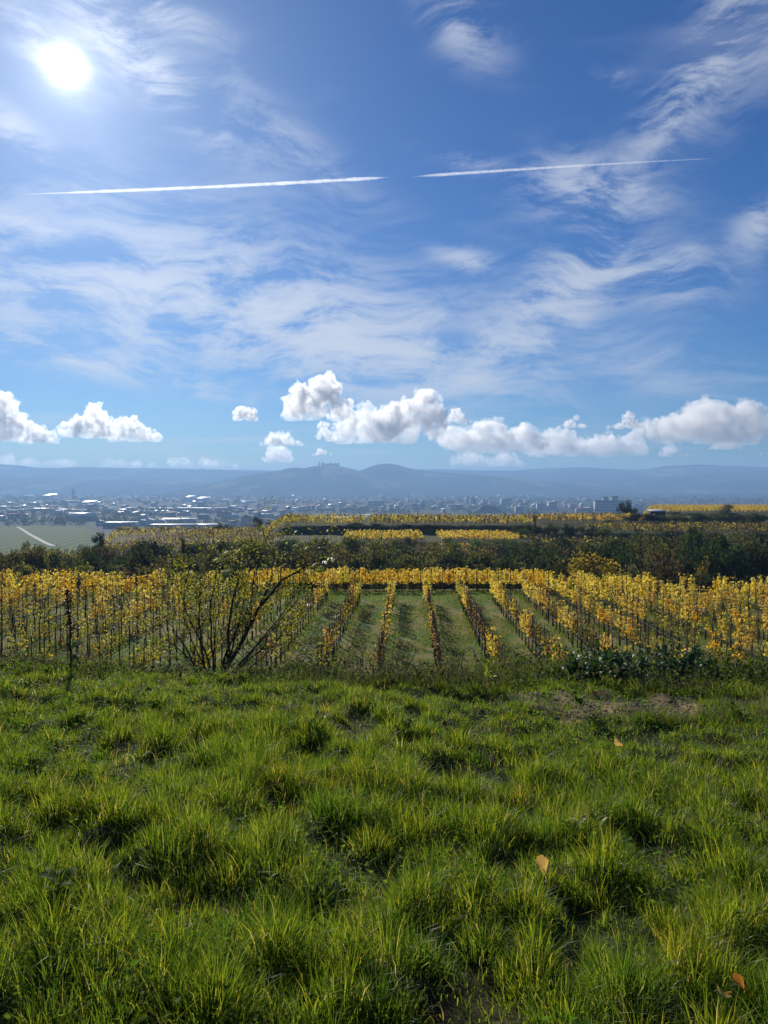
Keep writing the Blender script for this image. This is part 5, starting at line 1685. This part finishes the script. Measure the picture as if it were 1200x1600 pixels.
CLOUD_BASE = 1250.0
def cumulus(px0, px1, ytop, ybase, label, seed, dens=1.0, lumps=34, towers=((0, 1.0),), dist=None):
    el = (758.0 - ybase) / F
    Y = dist or CLOUD_BASE / el
    a, b = P(px0, ybase, Y), P(px1, ybase, Y); t = P((px0 + px1) / 2, ytop, Y)
    W, Hh = b.x - a.x, t.z - a.z
    V, Fq = cloud_mesh(W, Hh, seed, lumps, towers)
    m = cloud_mat('cloud_vapour', dens * 17.0 / min(W, 2.0 * Hh), size=min(W, 2.0 * Hh), Hh=Hh)
    me = mesh_np('cloud', V, Fq, m, True)
    obj('cloud', me, None, ((a.x + b.x) / 2, Y, a.z), label, 'cloud', 'cumulus clouds over the hills')

def build_clouds():
    C = cumulus
    C(432, 558, 575, 656, 'largest towering cumulus cloud with a dark blue-grey heart, left of centre', 3, 1.3, 27, ((.12, 1.0), (-.2, .72)))
    C(-70, 50, 592, 688, 'tall grey cumulus cloud cut by the left edge', 5, 1.3, 25, ((.0, 1.0), (.3, .55)))
    C(25, 95, 656, 693, 'ragged low cloud attached to the right foot of the left-edge cumulus', 7, .8, 17, ((-.2, 1.0), (.3, .6)))
    C(96, 196, 626, 684, 'grey cumulus cloud with bright rim, left one of a touching pair at left', 9, 1.2, 23, ((.1, 1.0), (-.28, .6)))
    C(165, 258, 644, 690, 'lower bright cumulus cloud, right one of a touching pair at left', 11, .9, 22, ((-.15, 1.0), (.25, .5)))
    C(358, 411, 632, 658, 'small isolated white cloud left of the largest cumulus', 13, .8, 17, ((-.15, 1.0), (.2, .8)))
    C(394, 478, 668, 696, 'small flat white cloud below left of the largest cumulus', 15, .6, 17, ((0, 1.0),))
    C(402, 480, 692, 723, 'faint low cloud near the horizon under the small flat one', 17, .45, 17, ((-.1, 1.0),), 36000)
    C(488, 530, 652, 690, 'small puffy cloud under the right side of the largest cumulus', 19, .7, 17, ((-.1, 1.0),))
    C(512, 632, 626, 692, 'bright cloud bank between the largest cumulus and the central tower', 21, .75, 23, ((.1, 1.0), (-.3, .65)))
    C(574, 706, 600, 692, 'tall bright-topped cumulus tower at the centre', 23, 1.1, 27, ((.18, 1.0), (-.2, .72)))
    C(690, 742, 634, 664, 'small white puff right of the central cumulus tower', 25, .7, 17, ((-.1, 1.0),))
    C(664, 880, 652, 706, 'long bumpy cumulus bank right of centre, left half', 27, .7, 30, ((-.1, 1.0), (.3, .75), (-.35, .7)))
    C(800, 1030, 668, 712, 'long flat cumulus bank right of centre, right half', 29, .6, 30, ((-.2, 1.0), (.2, .85)))
    C(871, 919, 645, 670, 'small isolated white cloud above the long bank', 31, .8, 15, ((0, 1.0),))
    C(943, 1008, 644, 670, 'small pale cloud touching the left end of the big right cumulus', 33, .8, 17, ((.1, 1.0),))
    C(994, 1212, 618, 692, 'broad white cumulus cloud at right with a grey underside', 35, .8, 35, ((.0, 1.0), (.3, .8), (-.3, .6)))
    C(1102, 1168, 683, 703, 'small flat cloud under the broad right cumulus', 37, .6, 15, ((0, 1.0),))
    C(1026, 1090, 690, 714, 'ragged faint cloud near the horizon under the broad right cumulus', 39, .45, 15, ((-.2, 1.0),), 34000)
    C(1192, 1260, 690, 712, 'small cloud cut by the right edge near the horizon', 41, .6, 15, ((0, 1.0),))
    C(486, 520, 698, 712, 'tiny faint cloud right above the abbey', 43, .5, 11, ((0, 1.0),))
    C(690, 840, 700, 730, 'faint pale cloud bank low over the hills, right of the dome hill', 45, .2, 23, ((-.2, 1.0), (.2, .8)), 42000)
    C(110, 420, 712, 732, 'faint pale cloud bank low over the left ridge', 47, .08, 30, ((-.3, .8), (.1, 1.0)), 42000)
    C(-60, 140, 708, 732, 'faint pale cloud bank low at the far left', 49, .08, 27, ((-.2, 1.0), (.2, .7)), 42000)
build_clouds()

def build_contrail():
    alt = 9500.0
    def at(px, py):
        d = ray(px, py); return np.array(d) * (alt / d.z)
    m = cloud_mat('contrail_ice', .0085, g=.5, fuzz=70.0)
    for (p0, p1, w0, w1, lab, sd) in (((26, 304), (609, 277), 4.0, 5.2, 'left part of the long white contrail, fuzzy and wider', 3), ((645, 276), (1122, 247), 5.2, 1.4, 'right part of the long white contrail, tapering to a fine tip', 4)):
        n = 180; pts, rad = [], []
        for i in range(n):
            t = i / (n - 1); c = at(p0[0] + (p1[0] - p0[0]) * t, p0[1] + (p1[1] - p0[1]) * t + 2.0 * math.sin(t * 3.1) * (1 if sd == 3 else -.6))
            pts.append(c)
            dist = np.linalg.norm(c); px_m = dist / 1290.0
            taper = min(1, (t + .02) / .25) if sd == 3 else min(1, (t + .01) / .10)
            fz = 1 + (.35 if sd == 3 else .15) * (vnoise(np.array([i * .45]), np.array([sd * 9.]), seed=sd)[0] - .5)
            rad.append((w0 + (w1 - w0) * t) * .5 * px_m * taper * fz * (min(1, (1 - t) / .07 + .10)))
        mb = MB(); mb.tube([tuple(p) for p in pts], rad, 10)
        V = np.concatenate(mb.V)
        V = V + rng.normal(0, 1, V.shape) * np.repeat(np.array(rad), 10)[:, None] * .06
        mb.V = [V]
        obj('contrail', mb.mesh('contrail', m, True), None, (0, 0, E), lab, 'contrail', 'aircraft contrail')
build_contrail()

# ------------------------------------------------------------------ haze
def build_haze():
    mb = MB()
    mb.box(-12300, 12300, -12300, 12300, -84, 205)
    m, t, out = new_mat('valley_haze')
    v = t.n('ShaderNodeVolumePrincipled')
    v.inputs['Color'].default_value = (0.37, 0.62, 1.0, 1)
    v.inputs['Density'].default_value = HAZE
    v.inputs['Anisotropy'].default_value = 0.25
    t.link(v.outputs[0], out.inputs['Volume'])
    obj('haze', mb.mesh('haze', m), kind='stuff', label='pale blue haze filling the valley air')
HAZE = 1.65e-4
build_haze()
